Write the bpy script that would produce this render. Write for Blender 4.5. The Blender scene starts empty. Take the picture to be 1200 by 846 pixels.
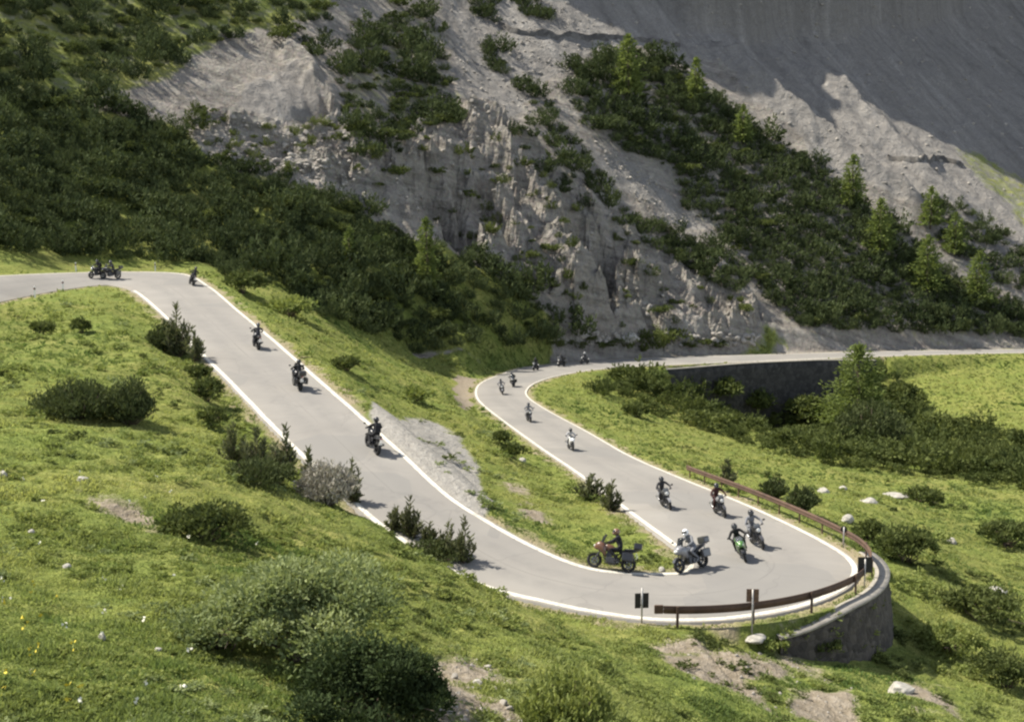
import bpy, bmesh, math, random
import numpy as np
from mathutils import Vector, Matrix, Euler

R = math.radians
rng = np.random.default_rng(7)
random.seed(7)
scene = bpy.context.scene
COL = scene.collection

# ------------------------------------------------------------------ camera model
F, CX, CY = 1500.0, 600.0, 423.0          # focal length and centre, in pixels of a 1200 wide frame
PITCH = math.atan(223.0 / 1500.0)
SP, CP = math.sin(PITCH), math.cos(PITCH)


def ray(u, v):
    """direction of a sight line as x = a*y, z = b*y"""
    cx = (u - CX) / F
    cy = -(v - CY) / F
    yy = cy * SP + CP
    zz = cy * CP - SP
    return cx / yy, zz / yy


def at_h(u, v, h):
    a, b = ray(u, v)
    y = -h / b
    return (a * y, y, -h)


def at_y(u, v, y):
    a, b = ray(u, v)
    return (a * y, y, b * y)


def proj(x, y, z):
    d = y * CP - z * SP
    up = y * SP + z * CP
    d = np.maximum(d, 0.1)
    return CX + F * x / d, CY - F * up / d


# ------------------------------------------------------------------ noise
_tr = np.random.default_rng(3)
_ANG = _tr.random((256, 256)) * 2 * np.pi
_GX, _GY = np.cos(_ANG), np.sin(_ANG)


def gnoise(x, y, seed=0):
    x = np.asarray(x, float) + seed * 17.31
    y = np.asarray(y, float) - seed * 9.77
    ix, iy = np.floor(x).astype(int), np.floor(y).astype(int)
    fx, fy = x - ix, y - iy
    ux = fx * fx * fx * (fx * (fx * 6 - 15) + 10)
    uy = fy * fy * fy * (fy * (fy * 6 - 15) + 10)

    def g(dx, dy):
        a, b = (ix + dx) & 255, (iy + dy) & 255
        return _GX[a, b] * (fx - dx) + _GY[a, b] * (fy - dy)
    n0 = g(0, 0) * (1 - ux) + g(1, 0) * ux
    n1 = g(0, 1) * (1 - ux) + g(1, 1) * ux
    return (n0 * (1 - uy) + n1 * uy) * 1.5


def fbm(x, y, scale, octv=4, seed=0, gain=0.5):
    t, amp, s = 0.0, 1.0, 1.0 / scale
    for k in range(octv):
        t = t + amp * gnoise(x * s, y * s, seed + k)
        amp *= gain
        s *= 2.03
    return t


def ridged(x, y, scale, octv=4, seed=0):
    t, amp, s = 0.0, 1.0, 1.0 / scale
    for k in range(octv):
        t = t + amp * (1 - 2 * np.abs(gnoise(x * s, y * s, seed + k)))
        amp *= 0.5
        s *= 2.1
    return t


def sstep(a, b, x):
    t = np.clip((x - a) / (b - a), 0, 1)
    return t * t * (3 - 2 * t)


def poly_sd(u, v, poly):
    """signed distance in pixels to an outline, positive inside"""
    u = np.asarray(u, float)
    v = np.asarray(v, float)
    d = np.full(u.shape, 1e9)
    ins = np.zeros(u.shape, bool)
    n = len(poly)
    for i in range(n):
        x0, y0 = poly[i]
        x1, y1 = poly[(i + 1) % n]
        ex, ey = x1 - x0, y1 - y0
        t = np.clip(((u - x0) * ex + (v - y0) * ey) / (ex * ex + ey * ey + 1e-9), 0, 1)
        d = np.minimum(d, np.hypot(u - x0 - t * ex, v - y0 - t * ey))
        if y0 != y1:
            c = ((y0 > v) != (y1 > v)) & (u < (x1 - x0) * (v - y0) / (y1 - y0) + x0)
            ins ^= c
    return np.where(ins, d, -d)


# ------------------------------------------------------------------ the road: paired edges from the top of the climb to the far bend
# outer / left edge, height under the eye;  inner / right edge, height under the eye
ST = [
    ((-330, 452), 9.0, (-330, 352), 7.8),
    ((-190, 405), 9.3, (-190, 336), 8.0),
    ((-80, 372), 9.6, (-80, 328), 8.2),
    ((0, 354), 9.9, (0, 323), 8.8),
    ((60, 342), 10.2, (70, 320), 9.4),
    ((110, 335), 10.3, (145, 318.5), 9.8),
    ((135, 335), 10.4, (215, 321), 9.95),
    ((158, 343), 10.5, (247, 336), 10.5),
    ((195, 375), 11.1, (282, 365), 11.1),
    ((225, 407), 11.7, (325, 400), 11.8),
    ((270, 452), 12.5, (385, 452), 12.6),
    ((335, 520), 13.5, (460, 517), 13.6),
    ((400, 580), 14.5, (525, 577), 14.6),
    ((455, 626), 15.3, (580, 613), 15.3),
    ((548, 682), 16.1, (640, 645), 15.9),
    ((640, 708), 16.4, (692, 664), 16.2),
    ((720, 723), 16.6, (742, 670), 16.4),
    ((790, 729), 16.7, (788, 670), 16.5),
    ((870, 725), 16.8, (799, 668), 16.5),
    ((940, 712), 16.8, (803, 665), 16.5),
    ((990, 692), 16.8, (804, 661), 16.55),
    ((1007, 672), 16.9, (803, 656), 16.6),
    ((1000, 655), 17.0, (798, 648), 16.75),
    ((975, 638), 17.2, (780, 634), 17.0),
    ((930, 615), 17.7, (745, 608), 17.6),
    ((870, 588), 18.4, (708, 580), 18.4),
    ((800, 560), 19.5, (668, 550), 19.5),
    ((740, 534), 20.7, (630, 524), 20.8),
    ((690, 506), 22.0, (588, 493), 22.2),
    ((645, 482), 23.2, (562, 472), 23.4),
    ((622, 467), 24.1, (556, 460), 24.4),
    ((618, 458), 24.8, (562, 449), 25.2),
    ((628, 449), 25.4, (582, 440), 26.0),
    ((652, 441), 26.1, (612, 431), 26.9),
    ((692, 434), 27.0, (655, 426), 27.6),
    ((740, 430), 27.7, (710, 422), 28.3),
    ((800, 427), 28.4, (780, 418.5), 28.9),
    ((900, 423), 29.3, (890, 415.5), 29.6),
    ((1000, 419), 30.0, (990, 412.5), 30.2),
    ((1100, 415.5), 30.7, (1095, 410.5), 30.8),
    ((1200, 413.5), 31.2, (1200, 409), 31.2),
    ((1330, 412), 31.6, (1330, 408), 31.6),
    ((1500, 410), 32.0, (1500, 406.5), 32.0),
]
SA = np.array([at_h(a[0], a[1], ha) for a, ha, b, hb in ST])
SB = np.array([at_h(b[0], b[1], hb) for a, ha, b, hb in ST])


def catmull(P, n):
    Q = np.vstack([2 * P[0] - P[1], P, 2 * P[-1] - P[-2]])
    out = []
    for i in range(len(P) - 1):
        p0, p1, p2, p3 = Q[i], Q[i + 1], Q[i + 2], Q[i + 3]
        t = np.linspace(0, 1, n, endpoint=False)[:, None]
        out.append(0.5 * (2 * p1 + (p2 - p0) * t + (2 * p0 - 5 * p1 + 4 * p2 - p3) * t ** 2 + (3 * p1 - p0 - 3 * p2 + p3) * t ** 3))
    out.append(P[-1:])
    return np.vstack(out)


NS = 24
RA, RB = catmull(SA, NS), catmull(SB, NS)
RC = (RA + RB) / 2
RN = len(RC)
SIDX = np.arange(RN) / NS                       # station number as a float
RT = np.gradient(RC, axis=0)
RT /= np.linalg.norm(RT, axis=1)[:, None]


def road_near(x, y):
    """distance outside the pavement, height of the pavement there, 0..1 across from A to B, station index"""
    x = np.asarray(x, float).ravel()
    y = np.asarray(y, float).ravel()
    n = len(x)
    best = np.full(n, 1e9)
    zz = np.zeros(n)
    tt = np.zeros(n)
    ii = np.zeros(n, int)
    ex, ey = (RB - RA)[:, 0], (RB - RA)[:, 1]
    L2 = ex * ex + ey * ey
    coarse = np.arange(0, RN, 8)

    def test(idx, px, py):
        ax, ay = RA[idx, 0], RA[idx, 1]
        t = np.clip(((px - ax) * ex[idx] + (py - ay) * ey[idx]) / L2[idx], 0, 1)
        d = np.hypot(px - ax - t * ex[idx], py - ay - t * ey[idx])
        return t, d
    for c in coarse:
        t, d = test(c, x, y)
        m = d < best
        best[m] = d[m]
        ii[m] = c
    base = ii.copy()
    best[:] = 1e9
    for o in range(-9, 10):
        idx = np.clip(base + o, 0, RN - 1)
        t, d = test(idx, x, y)
        m = d < best
        best[m] = d[m]
        tt[m] = t[m]
        ii[m] = idx[m]
    zz = RA[ii, 2] * (1 - tt) + RB[ii, 2] * tt
    return best, zz, tt, ii


# ------------------------------------------------------------------ terrain control points
CH = [  # u, v, height under the eye
    (0, 700, 8.8), (0, 600, 9.3), (0, 500, 9.8), (0, 420, 10.2), (0, 375, 10.2),
    (100, 345, 10.3), (120, 400, 10.6), (100, 640, 9.4), (100, 540, 9.9),
    (300, 700, 9.7), (300, 600, 10.6), (250, 545, 10.9), (200, 500, 10.9), (180, 440, 10.9), (160, 380, 10.7),
    (450, 700, 11.4), (440, 655, 12.3), (370, 600, 11.8), (560, 690, 14.0), (600, 730, 13.6), (520, 770, 11.2),
    (700, 760, 14.7), (700, 846, 12.0), (800, 790, 16.2), (800, 846, 14.3), (650, 790, 12.7),
    (900, 770, 17.4), (900, 846, 15.6), (960, 765, 18.4), (1030, 755, 19.3), (1060, 715, 19.9), (1055, 808, 18.7), (1200, 846, 20.0),
    (1200, 750, 21.5), (1150, 650, 22.8), (1060, 660, 20.4), (1200, 600, 25.4), (1010, 605, 20.6), (1100, 575, 26.2), (1060, 690, 19.9),
    (900, 560, 22.6), (960, 580, 21.6), (820, 535, 24.4), (760, 505, 25.6), (700, 474, 25.8), (660, 458, 25.5),
    (800, 500, 28.8), (900, 520, 30.0), (1000, 530, 31.0), (750, 456, 27.9), (700, 446, 27.2),
    (900, 471, 36.0), (850, 462, 34.5), (960, 468, 36.0), (1000, 480, 36.2), (1060, 475, 36.2), (1100, 480, 35.8), (1150, 450, 33.6), (1200, 425, 32.0), (1200, 520, 33.6), (1200, 470, 34.5),
    (1100, 540, 32.6), (1400, 500, 35), (1400, 650, 25), (1400, 800, 22), (1400, 440, 33.5),
    (560, 560, 17.4), (520, 520, 17.0), (600, 600, 17.0), (660, 620, 17.3), (700, 640, 17.0), (640, 570, 18.6), (520, 470, 20.6), (450, 445, 18.5), (560, 520, 20.2), (500, 505, 17.0), (530, 545, 16.4),
    (500, 428, 24.0), (420, 402, 18.6), (340, 358, 14.0), (290, 338, 12.4), (560, 430, 26.2), (540, 455, 24.2),
    (-150, 700, 8.2), (-200, 550, 8.6), (-250, 440, 8.6), (-200, 846, 6.3),
]
CYS = [  # u, v, distance
    (0, 846, 17), (300, 846, 19), (600, 846, 24), (-150, 1100, 8), (300, 1200, 9), (600, 1250, 10), (900, 1150, 20), (1200, 1050, 30),
    (0, 312, 118), (100, 308, 134), (190, 310, 140), (250, 316, 140),
    (-250, 300, 112), (-250, 200, 135), (-250, 100, 155), (-250, 0, 172), (-250, -150, 195),
    (0, 250, 134), (0, 200, 144), (0, 100, 164), (0, 0, 182), (0, -150, 208),
    (120, 250, 150), (120, 200, 160), (120, 100, 178), (120, 0, 198), (120, -150, 226),
    (260, 270, 158), (260, 200, 172), (260, 100, 190), (260, 0, 214), (260, -150, 244),
    (400, 350, 152), (400, 300, 163), (400, 200, 186), (400, 100, 207), (400, 0, 234), (400, -150, 264),
    (550, 395, 166), (550, 350, 176), (550, 300, 187), (550, 200, 210), (550, 100, 234), (550, 0, 264), (550, -150, 296),
    (690, 400, 188), (690, 370, 192), (690, 300, 208), (690, 200, 227), (690, 100, 249), (690, 0, 280), (690, -150, 312),
    (800, 400, 203), (800, 300, 226), (800, 200, 244), (800, 370, 209), (800, 100, 264), (800, 0, 300), (800, -150, 335),
    (920, 400, 211), (920, 300, 231), (920, 200, 251), (920, 100, 282), (920, 0, 322), (920, -150, 360),
    (1050, 400, 218), (1050, 300, 238), (1050, 200, 266), (1050, 100, 304), (1050, 0, 350), (1050, -150, 392),
    (1200, 400, 227), (1200, 300, 250), (1200, 200, 290), (1200, 100, 332), (1200, 0, 380), (1200, -150, 425),
    (1400, 398, 234), (1400, 300, 262), (1400, 150, 325), (1400, 0, 395), (1400, -150, 440),
]
CPTS = [at_h(*c) for c in CH] + [at_y(*c) for c in CYS]
for i in range(0, RN, 10):
    CPTS.append(tuple(RC[i] - np.array([0, 0, 0.05])))
CPTS = np.array(CPTS)


def tps_fit(P, lam):
    S = 100.0
    X = P[:, :2] / S
    d2 = ((X[:, None] - X[None]) ** 2).sum(-1)
    K = np.where(d2 > 0, d2 * np.log(np.maximum(d2, 1e-12)) * 0.5, 0)
    n = len(P)
    K = K + lam * np.eye(n)
    Q = np.hstack([np.ones((n, 1)), X])
    M = np.zeros((n + 3, n + 3))
    M[:n, :n] = K
    M[:n, n:] = Q
    M[n:, :n] = Q.T
    rhs = np.concatenate([P[:, 2], np.zeros(3)])
    w = np.linalg.solve(M, rhs)

    def ev(x, y):
        x = x.ravel() / S
        y = y.ravel() / S
        out = np.empty(len(x))
        for s in range(0, len(x), 40000):
            xs, ys = x[s:s + 40000], y[s:s + 40000]
            d2 = (xs[:, None] - X[None, :, 0]) ** 2 + (ys[:, None] - X[None, :, 1]) ** 2
            k = d2 * np.log(np.maximum(d2, 1e-12)) * 0.5
            out[s:s + 40000] = k @ w[:n] + w[n] + w[n + 1] * xs + w[n + 2] * ys
        return out
    return ev


TPS = tps_fit(CPTS, 4e-5)

NT, NY = 680, 1001
TS = np.linspace(-0.74, 0.74, NT)
_kn = np.array([3.0, 40.0, 120.0, 300.0, 600.0])
_kr = np.array([0, 170, 470, 890, 1000])
YS = np.exp(np.interp(np.arange(NY), _kr, np.log(_kn)))
_sm = np.ones(41) / 41
LYS = np.log(YS)
LYS[20:-20] = np.convolve(LYS, _sm, 'valid')
YS = np.exp(LYS)
GX = TS[None, :] * YS[:, None]
GY = np.repeat(YS[:, None], NT, 1)
shape = GX.shape
Z = TPS(GX, GY).reshape(shape)
# keep the far part from sinking or flying off where no control point holds it
u0, v0 = proj(GX, GY, Z)

# ---------------- zones of the mountain (outlines traced on the photograph, carried on to the ground)
FOOT = [(-600, 290), (0, 306), (150, 312), (230, 316), (270, 332), (330, 345), (380, 375), (430, 395), (490, 418), (560, 412), (640, 405), (720, 406), (800, 411),
        (900, 410), (1000, 407), (1100, 405), (1800, 402), (1800, 3000), (-600, 3000)]
LAYBY = [(462, 492), (507, 494), (538, 514), (562, 546), (568, 590), (585, 615), (560, 630), (500, 592), (450, 540), (436, 510), (442, 494)]
DIRT_BEND = [(536, 441), (566, 436), (556, 448), (552, 468), (545, 474), (532, 462)]
DIRT = [[(770, 770), (850, 758), (930, 768), (1000, 805), (1010, 846), (930, 842), (860, 815), (800, 800)],
        [(490, 765), (560, 772), (610, 800), (620, 860), (500, 860), (470, 810)],
        [(590, 560), (615, 572), (650, 615), (625, 618), (600, 590)],
        [(1050, 800), (1120, 812), (1130, 850), (1070, 840)],
        [(85, 568), (170, 590), (205, 618), (165, 612), (110, 590)],
        [(735, 746), (830, 748), (860, 764), (790, 766)]]
GRASS_UP = [[(-600, 90), (0, 95), (130, 128), (200, 150), (260, 195), (340, 215), (440, 255), (560, 310), (660, 380), (620, 415), (-600, 400)],
            [(-600, -300), (395, -300), (388, 15), (330, 36), (262, 46), (200, 95), (110, 120), (-600, 90)],
            [(1110, 172), (1150, 180), (1230, 225), (1400, 300), (1400, 345), (1200, 265)],
            [(835, 394), (870, 384), (905, 392), (935, 402), (835, 404)],
            [(660, 80), (740, 55), (830, 100), (950, 185), (1060, 265), (1200, 345), (1400, 390), (1200, 405), (930, 390), (870, 310), (800, 250), (760, 190), (680, 150)],
            [(405, 90), (450, 10), (505, 10), (530, 110), (550, 135), (470, 185), (420, 180)]]
SCREE = [[(508, -60), (540, 130), (590, 150), (640, 95), (680, 70), (735, 50), (840, 80), (960, 190), (1080, 262), (1200, 330), (1500, 420), (1500, -400), (508, -400)],
         [(690, 160), (740, 190), (800, 240), (830, 270), (790, 270), (730, 220)],
         [(345, 80), (372, 130), (330, 160), (275, 130), (290, 100)]]
CRAG = [(380, 200), (430, 190), (500, 165), (560, 150), (610, 180), (660, 225), (720, 260), (790, 300), (860, 340), (910, 390), (800, 400), (700, 395), (680, 370), (600, 330),
        (540, 290), (470, 250), (400, 240)]
RUBBLE = [(200, 128), (250, 128), (340, 158), (390, 140), (430, 190), (400, 240), (340, 212), (270, 196), (230, 165)]

wu = u0 + 9 * fbm(GX, GY, 9, 3, 11)
wv = v0 + 7 * fbm(GX, GY, 9, 3, 15)


def zone(poly, w):
    return sstep(-w, w, poly_sd(wu, wv, poly))


z_foot = zone(FOOT, 5)
grass = z_foot.copy()
for k, p in enumerate(GRASS_UP):
    wt = (0.8, 0.62, 0.52, 0.8, 0.3, 0.4)[k]
    grass = np.maximum(grass, wt * zone(p, 8))
scree = np.zeros(shape)
for p in SCREE:
    scree = np.maximum(scree, zone(p, 8))
scree *= (1 - z_foot)
crag = np.maximum(zone(CRAG, 10), 0.55 * zone(RUBBLE, 8)) * (1 - z_foot)
dirt = zone(DIRT_BEND, 3)
for p in DIRT:
    dirt = np.maximum(dirt, zone(p, 16) * sstep(-0.75, 0.15, fbm(GX, GY, 3.0, 4, 40)))
gravel = zone(LAYBY, 7)

def blocks(x, y, size, seed, tilt):
    """fractured rock: every joint block sits a little proud or back and leans its own way"""
    x, y = x / size, y / size
    ix, iy = np.floor(x).astype(int), np.floor(y).astype(int)
    best = np.full(x.shape, 1e9)
    out = np.zeros(x.shape)
    tb = np.random.default_rng(seed).random((128, 128, 5))
    for a in (-1, 0, 1):
        for b in (-1, 0, 1):
            r = tb[(ix + a) & 127, (iy + b) & 127]
            dx, dy = x - ix - a - r[..., 0], y - iy - b - r[..., 1]
            d = dx * dx + dy * dy
            m = d < best
            best = np.where(m, d, best)
            out = np.where(m, (r[..., 2] - 0.5) + tilt * ((r[..., 3] - 0.5) * dx + (r[..., 4] - 0.5) * dy), out)
    return out


# ---------------- crag ribs: a gentle lit side to the left, a steep broken side to the right
DISP = np.zeros(shape)


def rib(pix, hgt, wl, wr):
    pts = [cast0(u, v) for u, v in pix]
    bd = np.full(shape, 1e9)
    sd = np.zeros(shape)
    for (x0, y0), (x1, y1) in zip(pts[:-1], pts[1:]):
        ex, ey = x1 - x0, y1 - y0
        L = math.hypot(ex, ey)
        t = ((GX - x0) * ex + (GY - y0) * ey) / (L * L)
        tc = np.clip(t, 0, 1)
        d = np.hypot(GX - x0 - tc * ex, GY - y0 - tc * ey)
        side = ((GX - x0) * ey - (GY - y0) * ex) / L
        m = d < bd
        bd[m] = d[m]
        sd[m] = np.sign(side)[m] * d[m]
    sdw = sd + 1.6 * fbm(GX, GY, 5, 3, 77)
    prof = np.where(sdw > 0, np.clip(1 - sdw / wr, 0, 1) ** 1.0, np.clip(1 + sdw / wl, 0, 1) ** 1.3)
    return hgt * prof


def cast0(u, v):
    """sight line against the smooth ground"""
    a, b = ray(u, v)
    c = np.clip((a + 0.74) / 1.48 * (NT - 1), 0, NT - 1.001)
    i = int(c)
    w = c - i
    col = Z[:, i] * (1 - w) + Z[:, i + 1] * w
    hit = np.nonzero((col >= b * YS) & (YS > 12))[0]
    k = hit[0] if len(hit) else NY - 1
    return (a * YS[k], YS[k])


for pix, hh, wl, wr in [
        ([(560, 165), (610, 215), (650, 270), (668, 345)], 4.5, 14, 3.5),
        ([(620, 175), (675, 240), (715, 300)], 2.6, 9, 3),
        ([(455, 205), (530, 225), (585, 290)], 4.0, 10, 3),
        ([(385, 215), (450, 232), (480, 262)], 3.0, 8, 3),
        ([(770, 265), (830, 320), (880, 375)], 2.0, 9, 3),
        ([(340, 70), (372, 118), (385, 140)], 3.5, 6, 2.0),
        ([(860, 80), (930, 140), (1010, 205), (1060, 240)], 5.0, 5, 9),
        ([(985, 110), (1060, 190), (1120, 250)], 4.0, 10, 10)]:
    DISP = np.maximum(DISP, rib(pix, hh, wl, wr))
DISP *= (1 - z_foot)

wx, wy = GX + 3.5 * fbm(GX, GY, 9, 3, 61), GY + 3.5 * fbm(GX, GY, 9, 3, 65)
rough = ridged(wx, wy, 15, 5, 5) * 1.7 + ridged(wx, wy * 0.8, 5.5, 4, 9) * 1.35 + ridged(wx, wy, 1.9, 2, 19) * 0.45
# broken ledges: beds of rock step the face
bed = (Z + 2.6 * fbm(GX, GY, 16, 3, 67) + 0.35 * GX) / 5.5
fr = bed - np.floor(bed)
rough = rough + 2.6 * (sstep(0.30, 0.62, fr) - fr)
bed = (Z + 1.4 * fbm(GX, GY, 7, 3, 69) - 0.2 * GX) / 1.9
fr = bed - np.floor(bed)
rough = rough + 0.8 * (sstep(0.25, 0.6, fr) - fr)
rub = fbm(GX, GY, 2.6, 3, 60)
mountain = 1 - z_foot
blk = 3.6 * blocks(wx + 0.35 * GY, wy * 0.8, 7.0, 1, 1.6) + 1.9 * blocks(wx, wy, 3.0, 2, 1.6) + 0.8 * blocks(GX, GY, 1.4, 3, 1.4)
DISP = DISP + crag * (0.55 * rough + 0.35 * rub + 0.62 * blk)
for hu, hv, hr, hd in ((694, 318, 6.0, 8.5), (722, 300, 3.0, 4.0), (562, 264, 5.0, 7.0), (500, 246, 5.5, 7.0), (530, 275, 4.0, 5.0), (612, 240, 2.5, 2.5), (560, 205, 2.2, 2.5), (760, 372, 3.5, 3.0), (835, 360, 2.5, 2.5)):
    hx_, hy_ = cast0(hu, hv)
    rr_ = np.hypot(GX - hx_, (GY - hy_) * 0.8) / hr + 0.35 * fbm(GX, GY, 3.0, 3, 63)
    DISP = DISP - hd * (1 - sstep(0.55, 1.15, rr_))
DISP = DISP + mountain * (1 - crag) * (0.5 * fbm(GX, GY, 18, 4, 21) + 0.25 * fbm(GX, GY, 4, 3, 29))
# gullies that run down the scree
gu = (GX * 0.90 + GY * 0.43)
gl = (GX * 0.43 - GY * 0.90)
gw = gu + 3.0 * fbm(GX, GY, 22, 3, 35)
DISP = DISP + scree * (1.3 * fbm(gw, gl * 0.2, 15, 3, 31) + 0.5 * ridged(gw, gl * 0.5, 9, 3, 33) * sstep(-0.1, 0.5, fbm(GX, GY, 30, 2, 37)) + 0.30 * fbm(GX, GY, 1.8, 3, 39))
# meadow humps
DISP = DISP + z_foot * (0.34 * fbm(GX, GY, 9, 3, 41) + 0.13 * fbm(GX, GY, 2.2, 3, 45) * sstep(6, 20, GY) + 0.05 * fbm(GX, GY, 0.7, 2, 49))
Z = Z + DISP

# ---------------- the peak above the picture: its unseen crest is shaped to throw shade over the scree
SUN_AZ = np.array([-0.96, 0.28])
SUN_AZ = SUN_AZ / np.linalg.norm(SUN_AZ)
SUN_EL = R(53)
p0 = np.array(at_y(662, 0, 276))[:2]
q = (GX - p0[0]) * SUN_AZ[1] + (GY - p0[1]) * -SUN_AZ[0]
# toe of the wall, as distance for each sight-line column
tcol = TS * 1500 * 0.99 + 600
toe = np.interp(tcol, [300, 550, 650, 690, 745, 800, 900, 1000, 1060, 1120, 1200, 1500], [262, 274, 284, 290, 292, 288, 305, 324, 342, 370, 402, 470])
toe = toe[None, :] + 6 * fbm(GX, GY, 20, 3, 90)
crest = np.interp(q, [-5, 0, 6, 14, 20, 25, 34, 39, 46, 54, 60, 70, 100, 200], [24, 36, 42, 42, 38, 31, 33, 72, 84, 84, 62, 95, 118, 135])
crest = crest * (1 + 0.10 * fbm(GX, GY, 14, 3, 95))
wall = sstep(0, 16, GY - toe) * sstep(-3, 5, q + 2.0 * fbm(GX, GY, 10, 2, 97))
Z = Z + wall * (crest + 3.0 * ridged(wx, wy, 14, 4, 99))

# ---------------- cut the road in
exc, zr, tt, ii = road_near(GX, GY)
exc, zr, tt, ii = exc.reshape(shape), zr.reshape(shape), tt.reshape(shape), ii.reshape(shape)
st = ii / NS
bw = np.full(shape, 4.5)
a_side = tt < 0.5
WALL_A = (17.2, 23.3)         # stations where a wall carries the outside of the hairpin
WALL_F = (35.6, 38.3)          # and of the far road
onwall = a_side & (((st > WALL_A[0]) & (st < WALL_A[1])) | ((st > WALL_F[0]) & (st < WALL_F[1])))
bw[onwall] = np.where(st[onwall] > 30, 1.5, 1.15)
drop = np.interp(st, [17.9, 18.6, 19.3, 20.2, 21.5, 22.4, 23.1, 24, 35.4, 35.9, 36.4, 37.7, 38.2, 38.6],
                 [0, 0.0, 0.35, 0.85, 1.15, 0.80, 0.10, 0, 0, 3.0, 8.0, 8.0, 3.0, 0])
far = st > 30
dz_ = zr - drop - 0.12 * exc
w2 = (1 - sstep(np.where(far, 5.0, 2.2), np.where(far, 15.0, 7.0), exc)) * onwall
Z = Z * (1 - w2) + np.minimum(Z, dz_) * w2
start = np.where(onwall, 0.78, 0.9)
w = np.clip((exc - start) / (bw - start), 0, 1)
w = w * w * (3 - 2 * w)
ZR = (zr - 0.03) * (1 - w) + Z * w                       # ground with the pavement's top
ZM = np.where(exc < 0.12, zr - 0.16, ZR - 0.0)
shoulder = (1 - gravel) * (1 - sstep(0.4, 1.3, exc + 0.5 * fbm(GX, GY, 1.5, 3, 52)))


def gidx(x, y):
    c = np.clip((np.asarray(x) / np.asarray(y) + 0.74) / 1.48 * (NT - 1), 0, NT - 1.001)
    r = np.clip(np.interp(np.log(np.asarray(y)), LYS, np.arange(NY)), 0, NY - 1.001)
    return r, c


def sample(G, x, y):
    r, c = gidx(x, y)
    r0, c0 = r.astype(int), c.astype(int)
    fr, fc = r - r0, c - c0
    return (G[r0, c0] * (1 - fr) * (1 - fc) + G[r0 + 1, c0] * fr * (1 - fc) + G[r0, c0 + 1] * (1 - fr) * fc + G[r0 + 1, c0 + 1] * fr * fc)


def ground(x, y):
    return float(sample(ZR, np.array([x]), np.array([y]))[0])


def casts(us, vs, ymin=8.0):
    """sight lines against the finished ground: arrays of x, y, z"""
    us, vs = np.atleast_1d(np.asarray(us, float)), np.atleast_1d(np.asarray(vs, float))
    a, b = ray(us, vs)
    c = np.clip((a + 0.74) / 1.48 * (NT - 1), 0, NT - 1.001)
    i = c.astype(int)
    wf = c - i
    colz = ZR[:, i] * (1 - wf) + ZR[:, i + 1] * wf
    dif = colz - YS[:, None] * b[None]
    dif[YS < ymin] = -1
    k = np.argmax(dif >= 0, axis=0)
    k = np.where((dif >= 0).any(axis=0), k, NY - 1)
    k = np.maximum(k, 1)
    j = np.arange(len(us))
    d0, d1 = dif[k - 1, j], dif[k, j]
    f = np.clip(d0 / (d0 - d1 + 1e-9), 0, 1)
    y = YS[k - 1] + f * (YS[k] - YS[k - 1])
    x = a * y
    return x, y, sample(ZR, x, y)


def cast(u, v):
    x, y, z = casts([u], [v])
    return float(x[0]), float(y[0]), float(z[0])


# ------------------------------------------------------------------ object helpers
def mesh_np(name, V, Fq, mats=None, attrs=None, smooth=False):
    V = np.asarray(V, np.float32)
    Fq = np.asarray(Fq, np.int32)
    me = bpy.data.meshes.new(name)
    nf, k = Fq.shape
    me.vertices.add(len(V))
    me.vertices.foreach_set('co', V.ravel())
    me.loops.add(nf * k)
    me.loops.foreach_set('vertex_index', Fq.ravel())
    me.polygons.add(nf)
    me.polygons.foreach_set('loop_start', np.arange(0, nf * k, k, dtype=np.int32))
    me.polygons.foreach_set('loop_total', np.full(nf, k, np.int32))
    if smooth:
        me.polygons.foreach_set('use_smooth', np.ones(nf, bool))
    for an, arr in (attrs or {}).items():
        arr = np.asarray(arr, np.float32)
        if arr.ndim == 1:
            at = me.attributes.new(an, 'FLOAT', 'POINT')
            at.data.foreach_set('value', arr)
        else:
            at = me.attributes.new(an, 'FLOAT_COLOR', 'POINT')
            at.data.foreach_set('color', arr.ravel())
    me.update()
    me.validate()
    for m in (mats or []):
        me.materials.append(m)
    return me


def link(name, me, parent=None):
    o = bpy.data.objects.new(name, me)
    COL.objects.link(o)
    if parent is not None:
        o.parent = parent
    return o


def tag(o, label=None, cat=None, group=None, kind=None):
    if label:
        o['label'] = label
    if cat:
        o['category'] = cat
    if group:
        o['group'] = group
    if kind:
        o['kind'] = kind
    return o


def thing(name, label, cat, loc=(0, 0, 0), rz=0.0, group=None):
    o = link(name, None)
    o.location = loc
    o.rotation_euler = (0, 0, rz)
    return tag(o, label, cat, group)


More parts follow.
